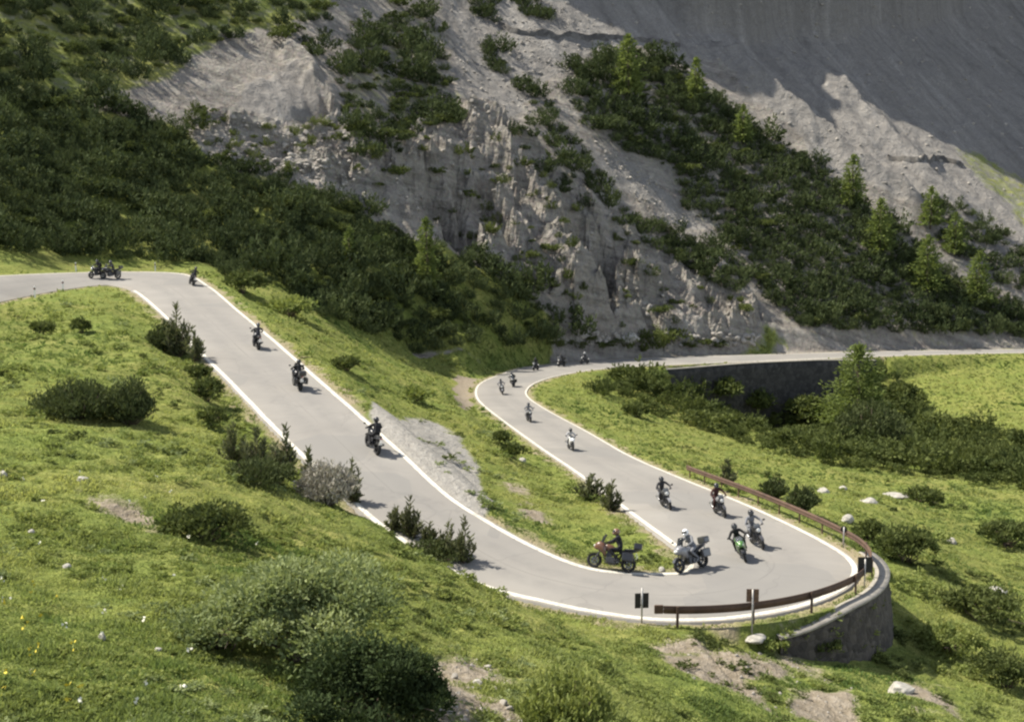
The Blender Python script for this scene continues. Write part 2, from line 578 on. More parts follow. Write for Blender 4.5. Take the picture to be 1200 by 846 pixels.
class MB:
    """collects shapes into one mesh"""

    def __init__(s):
        s.bm = bmesh.new()

    def box(s, c, size, rot=None, bevel=0.0):
        r = bmesh.ops.create_cube(s.bm, size=1.0)
        vs = r['verts']
        M = Matrix.Translation(c) @ (rot.to_matrix().to_4x4() if rot is not None else Matrix.Identity(4)) @ Matrix.Diagonal((*size, 1))
        bmesh.ops.transform(s.bm, matrix=M, verts=vs)
        if bevel:
            es = list({e for v in vs for e in v.link_edges})
            bmesh.ops.bevel(s.bm, geom=es, offset=bevel, segments=2, affect='EDGES', profile=0.6)
        return s

    def tube(s, pts, rad, n=8, cap=True):
        pts = [Vector(p) for p in pts]
        rads = rad if isinstance(rad, (list, tuple)) else [rad] * len(pts)
        rings = []
        for i, p in enumerate(pts):
            d = (pts[min(i + 1, len(pts) - 1)] - pts[max(i - 1, 0)]).normalized()
            up = Vector((0, 0, 1)) if abs(d.z) < 0.92 else Vector((1, 0, 0))
            a = d.cross(up).normalized()
            b = a.cross(d)
            rings.append([s.bm.verts.new(p + (a * math.cos(2 * math.pi * k / n) + b * math.sin(2 * math.pi * k / n)) * rads[i]) for k in range(n)])
        for r0, r1 in zip(rings[:-1], rings[1:]):
            for k in range(n):
                s.bm.faces.new((r0[k], r0[(k + 1) % n], r1[(k + 1) % n], r1[k]))
        if cap:
            s.bm.faces.new(rings[0][::-1])
            s.bm.faces.new(rings[-1])
        return s

    def loft(s, secs, n=14, ex=2.6):
        """sections along y: (y, zc, half width, half height)"""
        rings = []
        for (y, zc, hw, hh) in secs:
            ring = []
            for k in range(n):
                t = 2 * math.pi * k / n
                c, sn = math.cos(t), math.sin(t)
                ring.append(s.bm.verts.new((hw * math.copysign(abs(c) ** (2 / ex), c), y, zc + hh * math.copysign(abs(sn) ** (2 / ex), sn))))
            rings.append(ring)
        for r0, r1 in zip(rings[:-1], rings[1:]):
            for k in range(n):
                s.bm.faces.new((r0[k], r0[(k + 1) % n], r1[(k + 1) % n], r1[k]))
        s.bm.faces.new(rings[0])
        s.bm.faces.new(rings[-1][::-1])
        return s

    def lathe_x(s, prof, c, n=24):
        """profile (radius, x) turned about an axle along x; closed loop"""
        rings = []
        for k in range(n):
            t = 2 * math.pi * k / n
            rings.append([s.bm.verts.new((c[0] + x, c[1] + r * math.cos(t), c[2] + r * math.sin(t))) for r, x in prof])
        m = len(prof)
        for k in range(n):
            a, b = rings[k], rings[(k + 1) % n]
            for j in range(m):
                s.bm.faces.new((a[j], a[(j + 1) % m], b[(j + 1) % m], b[j]))
        return s

    def ball(s, c, r, sc=(1, 1, 1), seg=16):
        q = bmesh.ops.create_uvsphere(s.bm, u_segments=seg, v_segments=seg // 2 + 2, radius=r)
        bmesh.ops.transform(s.bm, matrix=Matrix.Translation(c) @ Matrix.Diagonal((*sc, 1)), verts=q['verts'])
        return s

    def prism(s, outline, x0, x1):
        """outline in (y, z) pulled along x"""
        a = [s.bm.verts.new((x0, y, z)) for y, z in outline]
        b = [s.bm.verts.new((x1, y, z)) for y, z in outline]
        n = len(a)
        for i in range(n):
            s.bm.faces.new((a[i], a[(i + 1) % n], b[(i + 1) % n], b[i]))
        s.bm.faces.new(a[::-1])
        s.bm.faces.new(b)
        return s

    def mesh(s, name, mat, smooth=False):
        bmesh.ops.recalc_face_normals(s.bm, faces=s.bm.faces[:])
        me = bpy.data.meshes.new(name)
        s.bm.to_mesh(me)
        s.bm.free()
        if smooth:
            me.polygons.foreach_set('use_smooth', np.ones(len(me.polygons), bool))
        for m in (mat if isinstance(mat, (list, tuple)) else [mat]):
            me.materials.append(m)
        return me

    def build(s, name, mat, parent=None, smooth=False):
        return link(name, s.mesh(name, mat, smooth), parent)


# ------------------------------------------------------------------ materials
def new_mat(name):
    m = bpy.data.materials.new(name)
    m.use_nodes = True
    nt = m.node_tree
    return m, nt, nt.nodes['Principled BSDF']


def nd(nt, typ, **kw):
    n = nt.nodes.new(typ)
    for k, v in kw.items():
        if k.startswith('i_'):
            key = k[2:]
            n.inputs[int(key) if key.isdigit() else key.replace('_', ' ')].default_value = v
        else:
            setattr(n, k, v)
    return n


def noise_n(nt, scale, detail=4, rough=0.55, vec=None, dist=0.0):
    n = nd(nt, 'ShaderNodeTexNoise')
    n.inputs['Scale'].default_value = scale
    n.inputs['Detail'].default_value = detail
    n.inputs['Roughness'].default_value = rough
    n.inputs['Distortion'].default_value = dist
    if vec is not None:
        nt.links.new(vec, n.inputs['Vector'])
    return n.outputs['Fac']


def ramp(nt, fac, stops):
    r = nd(nt, 'ShaderNodeValToRGB')
    el = r.color_ramp.elements
    while len(el) < len(stops):
        el.new(0.5)
    for e, (p, c) in zip(el, stops):
        e.position = p
        e.color = (*c, 1) if len(c) == 3 else c
    nt.links.new(fac, r.inputs['Fac'])
    return r.outputs['Color']


def mixc(nt, fac, a, b, mode='MIX'):
    m = nd(nt, 'ShaderNodeMix', data_type='RGBA', blend_type=mode)
    for sock, v in ((m.inputs[0], fac), (m.inputs[6], a), (m.inputs[7], b)):
        if isinstance(v, (int, float)):
            sock.default_value = v
        elif isinstance(v, tuple):
            sock.default_value = (*v, 1)
        else:
            nt.links.new(v, sock)
    return m.outputs[2]


def math_n(nt, op, a, b=0.0, c=None, clamp=False):
    m = nd(nt, 'ShaderNodeMath', operation=op, use_clamp=clamp)
    for s, v in zip(m.inputs, (a, b, c)):
        if v is None:
            continue
        if isinstance(v, (int, float)):
            s.default_value = v
        else:
            nt.links.new(v, s)
    return m.outputs[0]


def sharpen(nt, mask, noise, width=0.12, amt=0.6):
    """breaks a soft zone border up with noise"""
    s = math_n(nt, 'ADD', mask, math_n(nt, 'MULTIPLY', math_n(nt, 'SUBTRACT', noise, 0.5), amt))
    mr = nd(nt, 'ShaderNodeMapRange')
    mr.inputs['From Min'].default_value = 0.5 - width
    mr.inputs['From Max'].default_value = 0.5 + width
    nt.links.new(s, mr.inputs['Value'])
    return mr.outputs['Result']


def bump(nt, bsdf, height, strength=0.5, dist=0.1):
    b = nd(nt, 'ShaderNodeBump')
    b.inputs['Strength'].default_value = strength
    b.inputs['Distance'].default_value = dist
    nt.links.new(height, b.inputs['Height'])
    nt.links.new(b.outputs['Normal'], bsdf.inputs['Normal'])


def simple(name, col, rough=0.5, metal=0.0, var=0.12, scale=6.0, spec=0.4, coat=0.0):
    m, nt, b = new_mat(name)
    tc = nd(nt, 'ShaderNodeTexCoord').outputs['Object']
    n = noise_n(nt, scale, 4, 0.6, tc)
    lo = tuple(c * (1 - var) for c in col)
    hi = tuple(min(1, c * (1 + var)) for c in col)
    nt.links.new(ramp(nt, n, [(0.3, lo), (0.7, hi)]), b.inputs['Base Color'])
    b.inputs['Roughness'].default_value = rough
    b.inputs['Metallic'].default_value = metal
    b.inputs['Specular IOR Level'].default_value = spec
    b.inputs['Coat Weight'].default_value = coat
    return m


def foliage(name, dark, light, scale=0.8, trans=0.25, rough=0.9):
    m, nt, b = new_mat(name)
    geo = nd(nt, 'ShaderNodeNewGeometry')
    at = nd(nt, 'ShaderNodeAttribute', attribute_name='tint')
    n = noise_n(nt, scale, 3, 0.6, geo.outputs['Position'])
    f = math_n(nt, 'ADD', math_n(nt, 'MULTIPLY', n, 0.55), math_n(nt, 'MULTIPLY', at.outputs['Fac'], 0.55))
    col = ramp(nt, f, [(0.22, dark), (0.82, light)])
    nt.links.new(col, b.inputs['Base Color'])
    b.inputs['Roughness'].default_value = rough
    b.inputs['Specular IOR Level'].default_value = 0.06
    tr = nd(nt, 'ShaderNodeBsdfTranslucent')
    nt.links.new(mixc(nt, 0.6, col, (1.0, 1.0, 0.45), 'MULTIPLY'), tr.inputs['Color'])
    mx = nd(nt, 'ShaderNodeMixShader')
    mx.inputs[0].default_value = trans
    nt.links.new(b.outputs[0], mx.inputs[1])
    nt.links.new(tr.outputs[0], mx.inputs[2])
    nt.links.new(mx.outputs[0], nt.nodes['Material Output'].inputs['Surface'])
    return m


M = {}


def build_terrain_mat():
    m, nt, b = new_mat('alpine_ground')
    L = nt.links
    geo = nd(nt, 'ShaderNodeNewGeometry')
    P = geo.outputs['Position']
    za = nd(nt, 'ShaderNodeAttribute', attribute_name='zone_a')
    zb = nd(nt, 'ShaderNodeAttribute', attribute_name='zone_b')
    sa = nd(nt, 'ShaderNodeSeparateColor')
    L.new(za.outputs['Color'], sa.inputs[0])
    sb = nd(nt, 'ShaderNodeSeparateColor')
    L.new(zb.outputs['Color'], sb.inputs[0])
    g_, s_, c_ = sa.outputs[0], sa.outputs[1], sa.outputs[2]
    d_, gr_, sh_ = sb.outputs[0], sb.outputs[1], sb.outputs[2]
    n1 = noise_n(nt, 0.09, 5, 0.6, P)
    n2 = noise_n(nt, 0.55, 5, 0.65, P, 0.4)
    n3 = noise_n(nt, 2.6, 4, 0.7, P)
    n4 = noise_n(nt, 9.0, 3, 0.7, P)
    # grass
    ga = ramp(nt, n2, [(0.25, (0.105, 0.152, 0.034)), (0.48, (0.178, 0.215, 0.050)), (0.72, (0.250, 0.265, 0.072))])
    gb = ramp(nt, n2, [(0.25, (0.125, 0.160, 0.038)), (0.5, (0.225, 0.230, 0.062)), (0.75, (0.310, 0.285, 0.105))])
    gcol = mixc(nt, ramp(nt, n1, [(0.38, (0, 0, 0)), (0.62, (1, 1, 1))]), ga, gb)
    gcol = mixc(nt, ramp(nt, n3, [(0.3, (0.9, 0.9, 0.9)), (0.62, (0, 0, 0))]), gcol, (0.085, 0.115, 0.028))
    gcol = mixc(nt, math_n(nt, 'MULTIPLY', ramp(nt, n4, [(0.55, (0, 0, 0)), (0.8, (1, 1, 1))]), 0.5), gcol, (0.27, 0.26, 0.07))
    # rock and rubble
    vo = nd(nt, 'ShaderNodeTexVoronoi', feature='F1')
    vo.inputs['Scale'].default_value = 0.75
    L.new(P, vo.inputs['Vector'])
    vo2 = nd(nt, 'ShaderNodeTexVoronoi', feature='F1')
    vo2.inputs['Scale'].default_value = 2.2
    L.new(P, vo2.inputs['Vector'])
    rcol = ramp(nt, n2, [(0.25, (0.108, 0.098, 0.085)), (0.5, (0.232, 0.213, 0.186)), (0.75, (0.365, 0.338, 0.298))])
    rcol = mixc(nt, 0.35, rcol, vo2.outputs['Color'], 'SOFT_LIGHT')
    bw_ = nd(nt, 'ShaderNodeRGBToBW')
    L.new(rcol, bw_.inputs[0])
    rcol = mixc(nt, 0.72, rcol, mixc(nt, 1.0, bw_.outputs[0], (1.07, 1.0, 0.885), 'MULTIPLY'))
    rcol = mixc(nt, math_n(nt, 'MULTIPLY', ramp(nt, n1, [(0.5, (0, 0, 0)), (0.7, (1, 1, 1))]), 0.45), rcol, (0.24, 0.20, 0.165))
    crk = math_n(nt, 'ABSOLUTE', math_n(nt, 'SUBTRACT', noise_n(nt, 0.42, 6, 0.62, P, 0.8), 0.5))
    rcol = mixc(nt, ramp(nt, crk, [(0.0, (0.85, 0.85, 0.85)), (0.035, (0, 0, 0))]), rcol, (0.055, 0.052, 0.047))
    sz = nd(nt, 'ShaderNodeSeparateXYZ')
    L.new(P, sz.inputs[0])
    stx = nd(nt, 'ShaderNodeCombineXYZ')
    L.new(math_n(nt, 'MULTIPLY', sz.outputs[0], 0.12), stx.inputs[0])
    L.new(math_n(nt, 'ADD', sz.outputs[2], math_n(nt, 'MULTIPLY', sz.outputs[0], 0.3)), stx.inputs[2])
    strata = noise_n(nt, 0.9, 4, 0.6, stx.outputs[0], 0.4)
    rcol = mixc(nt, 0.55, rcol, ramp(nt, strata, [(0.3, (0.112, 0.102, 0.089)), (0.5, (0.245, 0.226, 0.198)), (0.7, (0.38, 0.354, 0.314))]))
    # scree, streaked down the slope
    def dotc(vec):
        dn = nd(nt, 'ShaderNodeVectorMath', operation='DOT_PRODUCT')
        L.new(P, dn.inputs[0])
        dn.inputs[1].default_value = vec
        return dn.outputs['Value']
    cmb = nd(nt, 'ShaderNodeCombineXYZ')
    L.new(dotc((0.45, 0.215, 0)), cmb.inputs[0])
    L.new(dotc((0.040, -0.080, 0)), cmb.inputs[1])
    n5 = noise_n(nt, 0.45, 5, 0.6, cmb.outputs[0], 1.6)
    scol = ramp(nt, n5, [(0.30, (0.130, 0.123, 0.113)), (0.45, (0.225, 0.213, 0.196)), (0.58, (0.265, 0.252, 0.232)), (0.72, (0.37, 0.355, 0.33))])
    scol = mixc(nt, 0.36, scol, ramp(nt, n2, [(0.3, (0.16, 0.15, 0.138)), (0.7, (0.31, 0.295, 0.27))]))
    scol = mixc(nt, ramp(nt, n3, [(0.35, (0.55, 0.55, 0.55)), (0.6, (0, 0, 0))]), scol, (0.13, 0.122, 0.112))
    base = mixc(nt, sharpen(nt, s_, n2), rcol, scol)
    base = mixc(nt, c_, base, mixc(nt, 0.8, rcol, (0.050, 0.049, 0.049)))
    base = mixc(nt, sharpen(nt, g_, n2, 0.15, 1.0), base, gcol)
    dcol = ramp(nt, n3, [(0.3, (0.17, 0.140, 0.098)), (0.55, (0.26, 0.222, 0.170)), (0.8, (0.36, 0.32, 0.265))])
    base = mixc(nt, sharpen(nt, d_, n3, 0.2, 1.1), base, dcol)
    vcol = ramp(nt, n3, [(0.3, (0.235, 0.222, 0.20)), (0.7, (0.345, 0.33, 0.30))])
    base = mixc(nt, sharpen(nt, gr_, n3, 0.25, 0.45), base, vcol)
    base = mixc(nt, sharpen(nt, math_n(nt, 'MULTIPLY', sh_, 0.62), n2, 0.2, 1.2), base, mixc(nt, n3, (0.22, 0.18, 0.10), (0.32, 0.28, 0.2)))
    L.new(base, b.inputs['Base Color'])
    b.inputs['Roughness'].default_value = 0.95
    b.inputs['Specular IOR Level'].default_value = 0.1
    hgt = math_n(nt, 'ADD', math_n(nt, 'MULTIPLY', n3, 0.6), math_n(nt, 'MULTIPLY', n2, math_n(nt, 'MULTIPLY', math_n(nt, 'SUBTRACT', 1.0, g_, clamp=True), 2.6)))
    hgt = math_n(nt, 'ADD', hgt, math_n(nt, 'MULTIPLY', n4, 0.25))
    bump(nt, b, hgt, 0.8, 0.55)
    return m


def build_asphalt():
    m, nt, b = new_mat('old_asphalt')
    geo = nd(nt, 'ShaderNodeNewGeometry')
    P = geo.outputs['Position']
    n1 = noise_n(nt, 0.22, 5, 0.6, P)
    n2 = noise_n(nt, 14.0, 3, 0.7, P)
    at = nd(nt, 'ShaderNodeAttribute', attribute_name='lane')
    n4 = noise_n(nt, 2.0, 4, 0.6, P)
    c = ramp(nt, n1, [(0.3, (0.205, 0.194, 0.178)), (0.7, (0.262, 0.249, 0.226))])
    c = mixc(nt, math_n(nt, 'MULTIPLY', n2, 0.35), c, (0.20, 0.192, 0.18))
    wear = math_n(nt, 'MULTIPLY', at.outputs['Fac'], ramp(nt, n4, [(0.3, (0.15, 0.15, 0.15)), (0.7, (0.6, 0.6, 0.6))]))
    c = mixc(nt, wear, c, (0.165, 0.160, 0.152))
    vp = nd(nt, 'ShaderNodeTexVoronoi', feature='F1', distance='CHEBYCHEV')
    vp.inputs['Scale'].default_value = 0.16
    nt.links.new(P, vp.inputs['Vector'])
    bwp = nd(nt, 'ShaderNodeRGBToBW')
    nt.links.new(vp.outputs['Color'], bwp.inputs[0])
    c = mixc(nt, math_n(nt, 'MULTIPLY', ramp(nt, bwp.outputs[0], [(0.30, (1, 1, 1)), (0.33, (0, 0, 0))]), 0.60), c, (0.185, 0.18, 0.17))
    ac = nd(nt, 'ShaderNodeAttribute', attribute_name='across')
    seam = math_n(nt, 'ABSOLUTE', math_n(nt, 'SUBTRACT', math_n(nt, 'ADD', ac.outputs['Fac'], math_n(nt, 'MULTIPLY', noise_n(nt, 0.25, 3, 0.5, P), 0.03)), 0.505))
    c = mixc(nt, math_n(nt, 'MULTIPLY', ramp(nt, seam, [(0.0, (1, 1, 1)), (0.008, (0, 0, 0))]), ramp(nt, n1, [(0.4, (0, 0, 0)), (0.6, (0.55, 0.55, 0.55))])), c, (0.09, 0.088, 0.085))
    ed = nd(nt, 'ShaderNodeAttribute', attribute_name='edge')
    c = mixc(nt, math_n(nt, 'MULTIPLY', ed.outputs['Fac'], ramp(nt, n4, [(0.4, (0, 0, 0)), (0.65, (0.9, 0.9, 0.9))])), c, (0.30, 0.265, 0.21))

    vo = nd(nt, 'ShaderNodeTexVoronoi', feature='DISTANCE_TO_EDGE')
    vo.inputs['Scale'].default_value = 0.23
    mixv = nd(nt, 'ShaderNodeVectorMath', operation='ADD')
    nt.links.new(P, mixv.inputs[0])
    nn = nd(nt, 'ShaderNodeTexNoise')
    nn.inputs['Scale'].default_value = 0.8
    nt.links.new(P, nn.inputs['Vector'])
    nt.links.new(nn.outputs['Color'], mixv.inputs[1])
    nt.links.new(mixv.outputs[0], vo.inputs['Vector'])
    c = mixc(nt, math_n(nt, 'MULTIPLY', ramp(nt, vo.outputs['Distance'], [(0.0, (1, 1, 1)), (0.012, (0, 0, 0))]), 0.22), c, (0.10, 0.098, 0.095))
    nt.links.new(c, b.inputs['Base Color'])
    b.inputs['Roughness'].default_value = 0.9
    b.inputs['Specular IOR Level'].default_value = 0.2
    bump(nt, b, n2, 0.25, 0.01)
    return m


def build_paint():
    m, nt, b = new_mat('worn_white_paint')
    P = nd(nt, 'ShaderNodeNewGeometry').outputs['Position']
    n = noise_n(nt, 1.3, 5, 0.7, P)
    n2 = noise_n(nt, 8, 4, 0.7, P)
    c = ramp(nt, n, [(0.25, (0.40, 0.375, 0.31)), (0.5, (0.60, 0.575, 0.50)), (0.8, (0.70, 0.68, 0.61))])
    c = mixc(nt, ramp(nt, n2, [(0.36, (0.8, 0.8, 0.8)), (0.5, (0, 0, 0))]), c, (0.24, 0.23, 0.21))
    nt.links.new(c, b.inputs['Base Color'])
    b.inputs['Roughness'].default_value = 0.75
    return m


def build_masonry(name, lo, hi, scale):
    m, nt, b = new_mat(name)
    P = nd(nt, 'ShaderNodeNewGeometry').outputs['Position']
    vo = nd(nt, 'ShaderNodeTexVoronoi', feature='F1')
    vo.inputs['Scale'].default_value = scale
    nt.links.new(P, vo.inputs['Vector'])
    ve = nd(nt, 'ShaderNodeTexVoronoi', feature='DISTANCE_TO_EDGE')
    ve.inputs['Scale'].default_value = scale
    nt.links.new(P, ve.inputs['Vector'])
    bwn = nd(nt, 'ShaderNodeRGBToBW')
    nt.links.new(vo.outputs['Color'], bwn.inputs[0])
    c = ramp(nt, bwn.outputs[0], [(0.2, lo), (0.8, hi)])
    n = noise_n(nt, 3, 5, 0.7, P)
    c = mixc(nt, math_n(nt, 'MULTIPLY', n, 0.5), c, tuple(0.6 * x for x in lo))
    c = mixc(nt, ramp(nt, ve.outputs['Distance'], [(0.0, (0.6, 0.6, 0.6)), (0.05, (0, 0, 0))]), c, tuple(0.45 * x for x in lo))
    nt.links.new(c, b.inputs['Base Color'])
    b.inputs['Roughness'].default_value = 0.9
    bump(nt, b, ve.outputs['Distance'], 0.8, 0.1)
    return m


def build_rust():
    m, nt, b = new_mat('weathered_rust_steel')
    P = nd(nt, 'ShaderNodeNewGeometry').outputs['Position']
    n = noise_n(nt, 1.1, 5, 0.7, P)
    c = ramp(nt, n, [(0.3, (0.050, 0.030, 0.021)), (0.55, (0.090, 0.052, 0.034)), (0.8, (0.135, 0.085, 0.055))])
    nt.links.new(c, b.inputs['Base Color'])
    b.inputs['Roughness'].default_value = 0.75
    b.inputs['Metallic'].default_value = 0.15
    bump(nt, b, noise_n(nt, 22, 3, 0.6, P), 0.3, 0.01)
    return m


M['ground'] = build_terrain_mat()
M['asphalt'] = build_asphalt()
M['paint'] = build_paint()
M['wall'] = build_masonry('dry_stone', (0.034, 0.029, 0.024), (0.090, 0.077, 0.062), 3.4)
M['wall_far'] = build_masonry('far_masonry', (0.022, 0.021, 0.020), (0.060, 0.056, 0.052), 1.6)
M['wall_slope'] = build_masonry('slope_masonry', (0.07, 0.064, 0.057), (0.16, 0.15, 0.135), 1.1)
M['coping'] = simple('concrete_coping', (0.26, 0.24, 0.205), 0.85, 0, 0.25, 3)
M['rust'] = build_rust()
M['boulder'] = simple('pale_limestone', (0.31, 0.295, 0.26), 0.9, 0, 0.35, 2.2)
M['stone'] = simple('scree_stone', (0.27, 0.25, 0.22), 0.95, 0, 0.35, 1.1)
M['pine'] = foliage('mountain_pine_needles', (0.016, 0.026, 0.012), (0.082, 0.103, 0.044), 0.35, 0.18)
M['pine_near'] = foliage('pine_needles', (0.022, 0.033, 0.014), (0.100, 0.120, 0.050), 1.6, 0.2)
M['spruce'] = foliage('spruce_needles', (0.036, 0.046, 0.024), (0.150, 0.160, 0.085), 1.6, 0.25)
M['larch'] = foliage('larch_needles', (0.065, 0.100, 0.030), (0.185, 0.225, 0.075), 0.6, 0.4)
M['willow'] = foliage('willow_leaves', (0.100, 0.140, 0.055), (0.300, 0.340, 0.160), 1.4, 0.35)
M['shade_leaf'] = foliage('shaded_side_leaves', (0.011, 0.019, 0.008), (0.068, 0.094, 0.038), 1.0, 0.2)  # darkened leaf colour stands in for the shaded side of the foreground bush
M['alder'] = foliage('alder_leaves', (0.034, 0.050, 0.018), (0.120, 0.142, 0.048), 0.7, 0.3)
M['dry'] = foliage('dry_twigs', (0.150, 0.138, 0.112), (0.39, 0.365, 0.305), 2.0, 0.1)
M['grass'] = foliage('grass_blades', (0.112, 0.168, 0.054), (0.345, 0.365, 0.140), 0.25, 0.5)
M['herb'] = foliage('herb_leaves', (0.095, 0.140, 0.040), (0.260, 0.290, 0.095), 1.0, 0.35)
M['flower_w'] = simple('white_petals', (0.72, 0.70, 0.58), 0.8)
M['flower_y'] = simple('yellow_petals', (0.62, 0.50, 0.05), 0.8)
M['bark'] = simple('bark', (0.10, 0.075, 0.055), 0.95, 0, 0.4, 8)

# ------------------------------------------------------------------ ground mesh
idx = np.arange(NT * NY).reshape(NY, NT)
FQ = np.stack([idx[:-1, :-1], idx[:-1, 1:], idx[1:, 1:], idx[1:, :-1]], -1).reshape(-1, 4)
V = np.stack([GX, GY, ZM], -1).reshape(-1, 3)
one = np.ones(NT * NY)
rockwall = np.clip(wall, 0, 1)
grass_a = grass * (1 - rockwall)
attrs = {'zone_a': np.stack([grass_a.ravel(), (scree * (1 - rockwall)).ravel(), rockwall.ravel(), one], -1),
         'zone_b': np.stack([dirt.ravel(), gravel.ravel(), shoulder.ravel(), one], -1)}
gme = mesh_np('ground', V, FQ, [M['ground']], attrs, smooth=True)
cf = np.maximum(crag, 0.0).ravel()[FQ].mean(1)
gme.polygons.foreach_set('use_smooth', cf < 0.25)
gro = link('ground', gme)
tag(gro, 'grassy alpine meadow rising into grey scree and crags', None, None, 'structure')

# ------------------------------------------------------------------ pavement and edge lines
NL = 14
lat = np.linspace(0, 1, NL)
RV = RA[:, None, :] * (1 - lat)[None, :, None] + RB[:, None, :] * lat[None, :, None]
crown = (0.06 * (1 - (2 * lat - 1) ** 2))[None, :]
RV[:, :, 2] += crown
ri = np.arange(RN * NL).reshape(RN, NL)
RF = np.stack([ri[:-1, :-1], ri[1:, :-1], ri[1:, 1:], ri[:-1, 1:]], -1).reshape(-1, 4)
lane = np.exp(-((np.abs(lat - 0.5) - 0.14) / 0.09) ** 2)
lane = np.repeat(lane[None], RN, 0).ravel()
road = link('road', mesh_np('road', RV.reshape(-1, 3), RF, [M['asphalt']], {'lane': lane, 'across': np.repeat(lat[None], RN, 0).ravel(), 'edge': np.repeat((np.abs(2 * lat - 1) ** 10)[None], RN, 0).ravel()}, smooth=True))
tag(road, 'pale grey asphalt mountain road with a hairpin bend', None, None, 'structure')
# a skirt under the pavement edges
for nm, E, O in (('road_edge', RA, RB), ('road_edge', RB, RA)):
    d = (E - O)
    d[:, 2] = 0
    d /= np.linalg.norm(d, axis=1)[:, None]
    top = E.copy()
    bot = E + d * 0.18
    bot[:, 2] -= 0.25
    VV = np.concatenate([top, bot])
    k = np.arange(RN - 1)
    FF = np.stack([k, k + 1, k + 1 + RN, k + RN], -1)
    e = link(nm, mesh_np(nm, VV, FF, [M['asphalt']]))
    tag(e, None, None, None, 'structure')


def edge_strip(E, O, s0, s1, inset, width, lift, wob):
    i0, i1 = int(s0 * NS), int(s1 * NS)
    d = (O - E)[i0:i1]
    L = np.linalg.norm(d, axis=1)[:, None]
    d = d / L
    P = E[i0:i1]
    wv_ = wob * fbm(P[:, 0], P[:, 1], 3, 2, 5)[:, None]

    def pt(off):
        t = off / L[:, 0]
        p = P + d * off[:, None]
        p[:, 2] = P[:, 2] + (O[i0:i1, 2] - P[:, 2]) * t + 0.06 * (1 - (2 * t - 1) ** 2) + lift
        return p
    n = len(P)
    a = pt(np.full(n, inset) + wv_[:, 0])
    bq = pt(np.full(n, inset + width) + wv_[:, 0])
    k = np.arange(n - 1)
    return np.concatenate([a, bq]), np.stack([k, k + 1, k + 1 + n, k + n], -1)


for (E, O, s0, s1, lab) in ((RA, RB, 6.9, 42, 'white line along the outer edge of the road'), (RB, RA, 0, 42, 'white line along the inner edge of the road')):
    vv, ff = edge_strip(E, O, s0, s1, 0.10, 0.24, 0.006, 0.02)
    o = link('road_marking', mesh_np('road_marking', vv, ff, [M['paint']]))
    tag(o, lab, None, None, 'structure')


# ------------------------------------------------------------------ walls beside the road
def outward(E, O):
    d = E - O
    d = d.copy()
    d[:, 2] = 0
    return d / np.linalg.norm(d, axis=1)[:, None]


OUT_A = outward(RA, RB)
OUT_B = outward(RB, RA)


def ribbon_wall(name, label, s0, s1, off, thick, up, down, mat, cop=None, batter=0.12):
    i0, i1 = int(s0 * NS), int(s1 * NS)
    P, N = RA[i0:i1], OUT_A[i0:i1]
    n = len(P)
    sp = SIDX[i0:i1]
    up = up - 0.42 * (1 - sstep(0, 1.3, sp - s0)) - 0.42 * (1 - sstep(0, 0.8, s1 - sp))
    rows = []
    ins = P + N * off
    outp = P + N * (off + thick)
    rows_n = 10
    for k in range(rows_n + 1):
        f = k / rows_n
        q = outp + N * (batter * f * down)
        q[:, 2] = P[:, 2] + up - f * (down + up)
        jit = 0.07 * fbm(np.arange(n) * 0.35, np.full(n, k * 0.9), 1.0, 2, 8)
        q += N * jit[:, None]
        rows.append(q)
    top = ins.copy()
    top[:, 2] = P[:, 2] + up
    low = ins.copy()
    low[:, 2] = P[:, 2] - 0.4
    rows = [low, top] + rows
    VV = np.concatenate(rows)
    m = len(rows)
    ix = np.arange(m * n).reshape(m, n)
    FF = np.stack([ix[:-1, :-1], ix[1:, :-1], ix[1:, 1:], ix[:-1, 1:]], -1).reshape(-1, 4)
    root = thing(name, label, 'wall', tuple(P[n // 2] + N[n // 2] * off))
    me = mesh_np('stonework', VV - np.array(root.location), FF, [mat])
    link('stonework', me, root)
    if cop:
        a0, a1 = off - 0.06, off + thick + 0.07
        sec = [(a0, up + 0.004), (a0, up + 0.10), (a1, up + 0.10), (a1, up + 0.004)]
        rr = []
        for o_, z_ in sec:
            q = P + N * o_
            q[:, 2] = P[:, 2] + z_
            rr.append(q)
        VV = np.concatenate(rr) - np.array(root.location)
        ix = np.arange(4 * n).reshape(4, n)
        nx = np.roll(ix, -1, 0)
        FF = np.stack([ix[:, :-1], nx[:, :-1], nx[:, 1:], ix[:, 1:]], -1).reshape(-1, 4)
        link('coping', mesh_np('coping', VV, FF, [cop]), root)
    return root


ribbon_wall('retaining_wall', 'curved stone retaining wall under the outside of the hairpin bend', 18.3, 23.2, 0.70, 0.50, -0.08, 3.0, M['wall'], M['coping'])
ribbon_wall('retaining_wall', 'tall shaded masonry wall carrying the far road above the bushes', 35.7, 38.3, 0.7, 0.95, 0.0, 10.5, M['wall_far'], M['coping'])


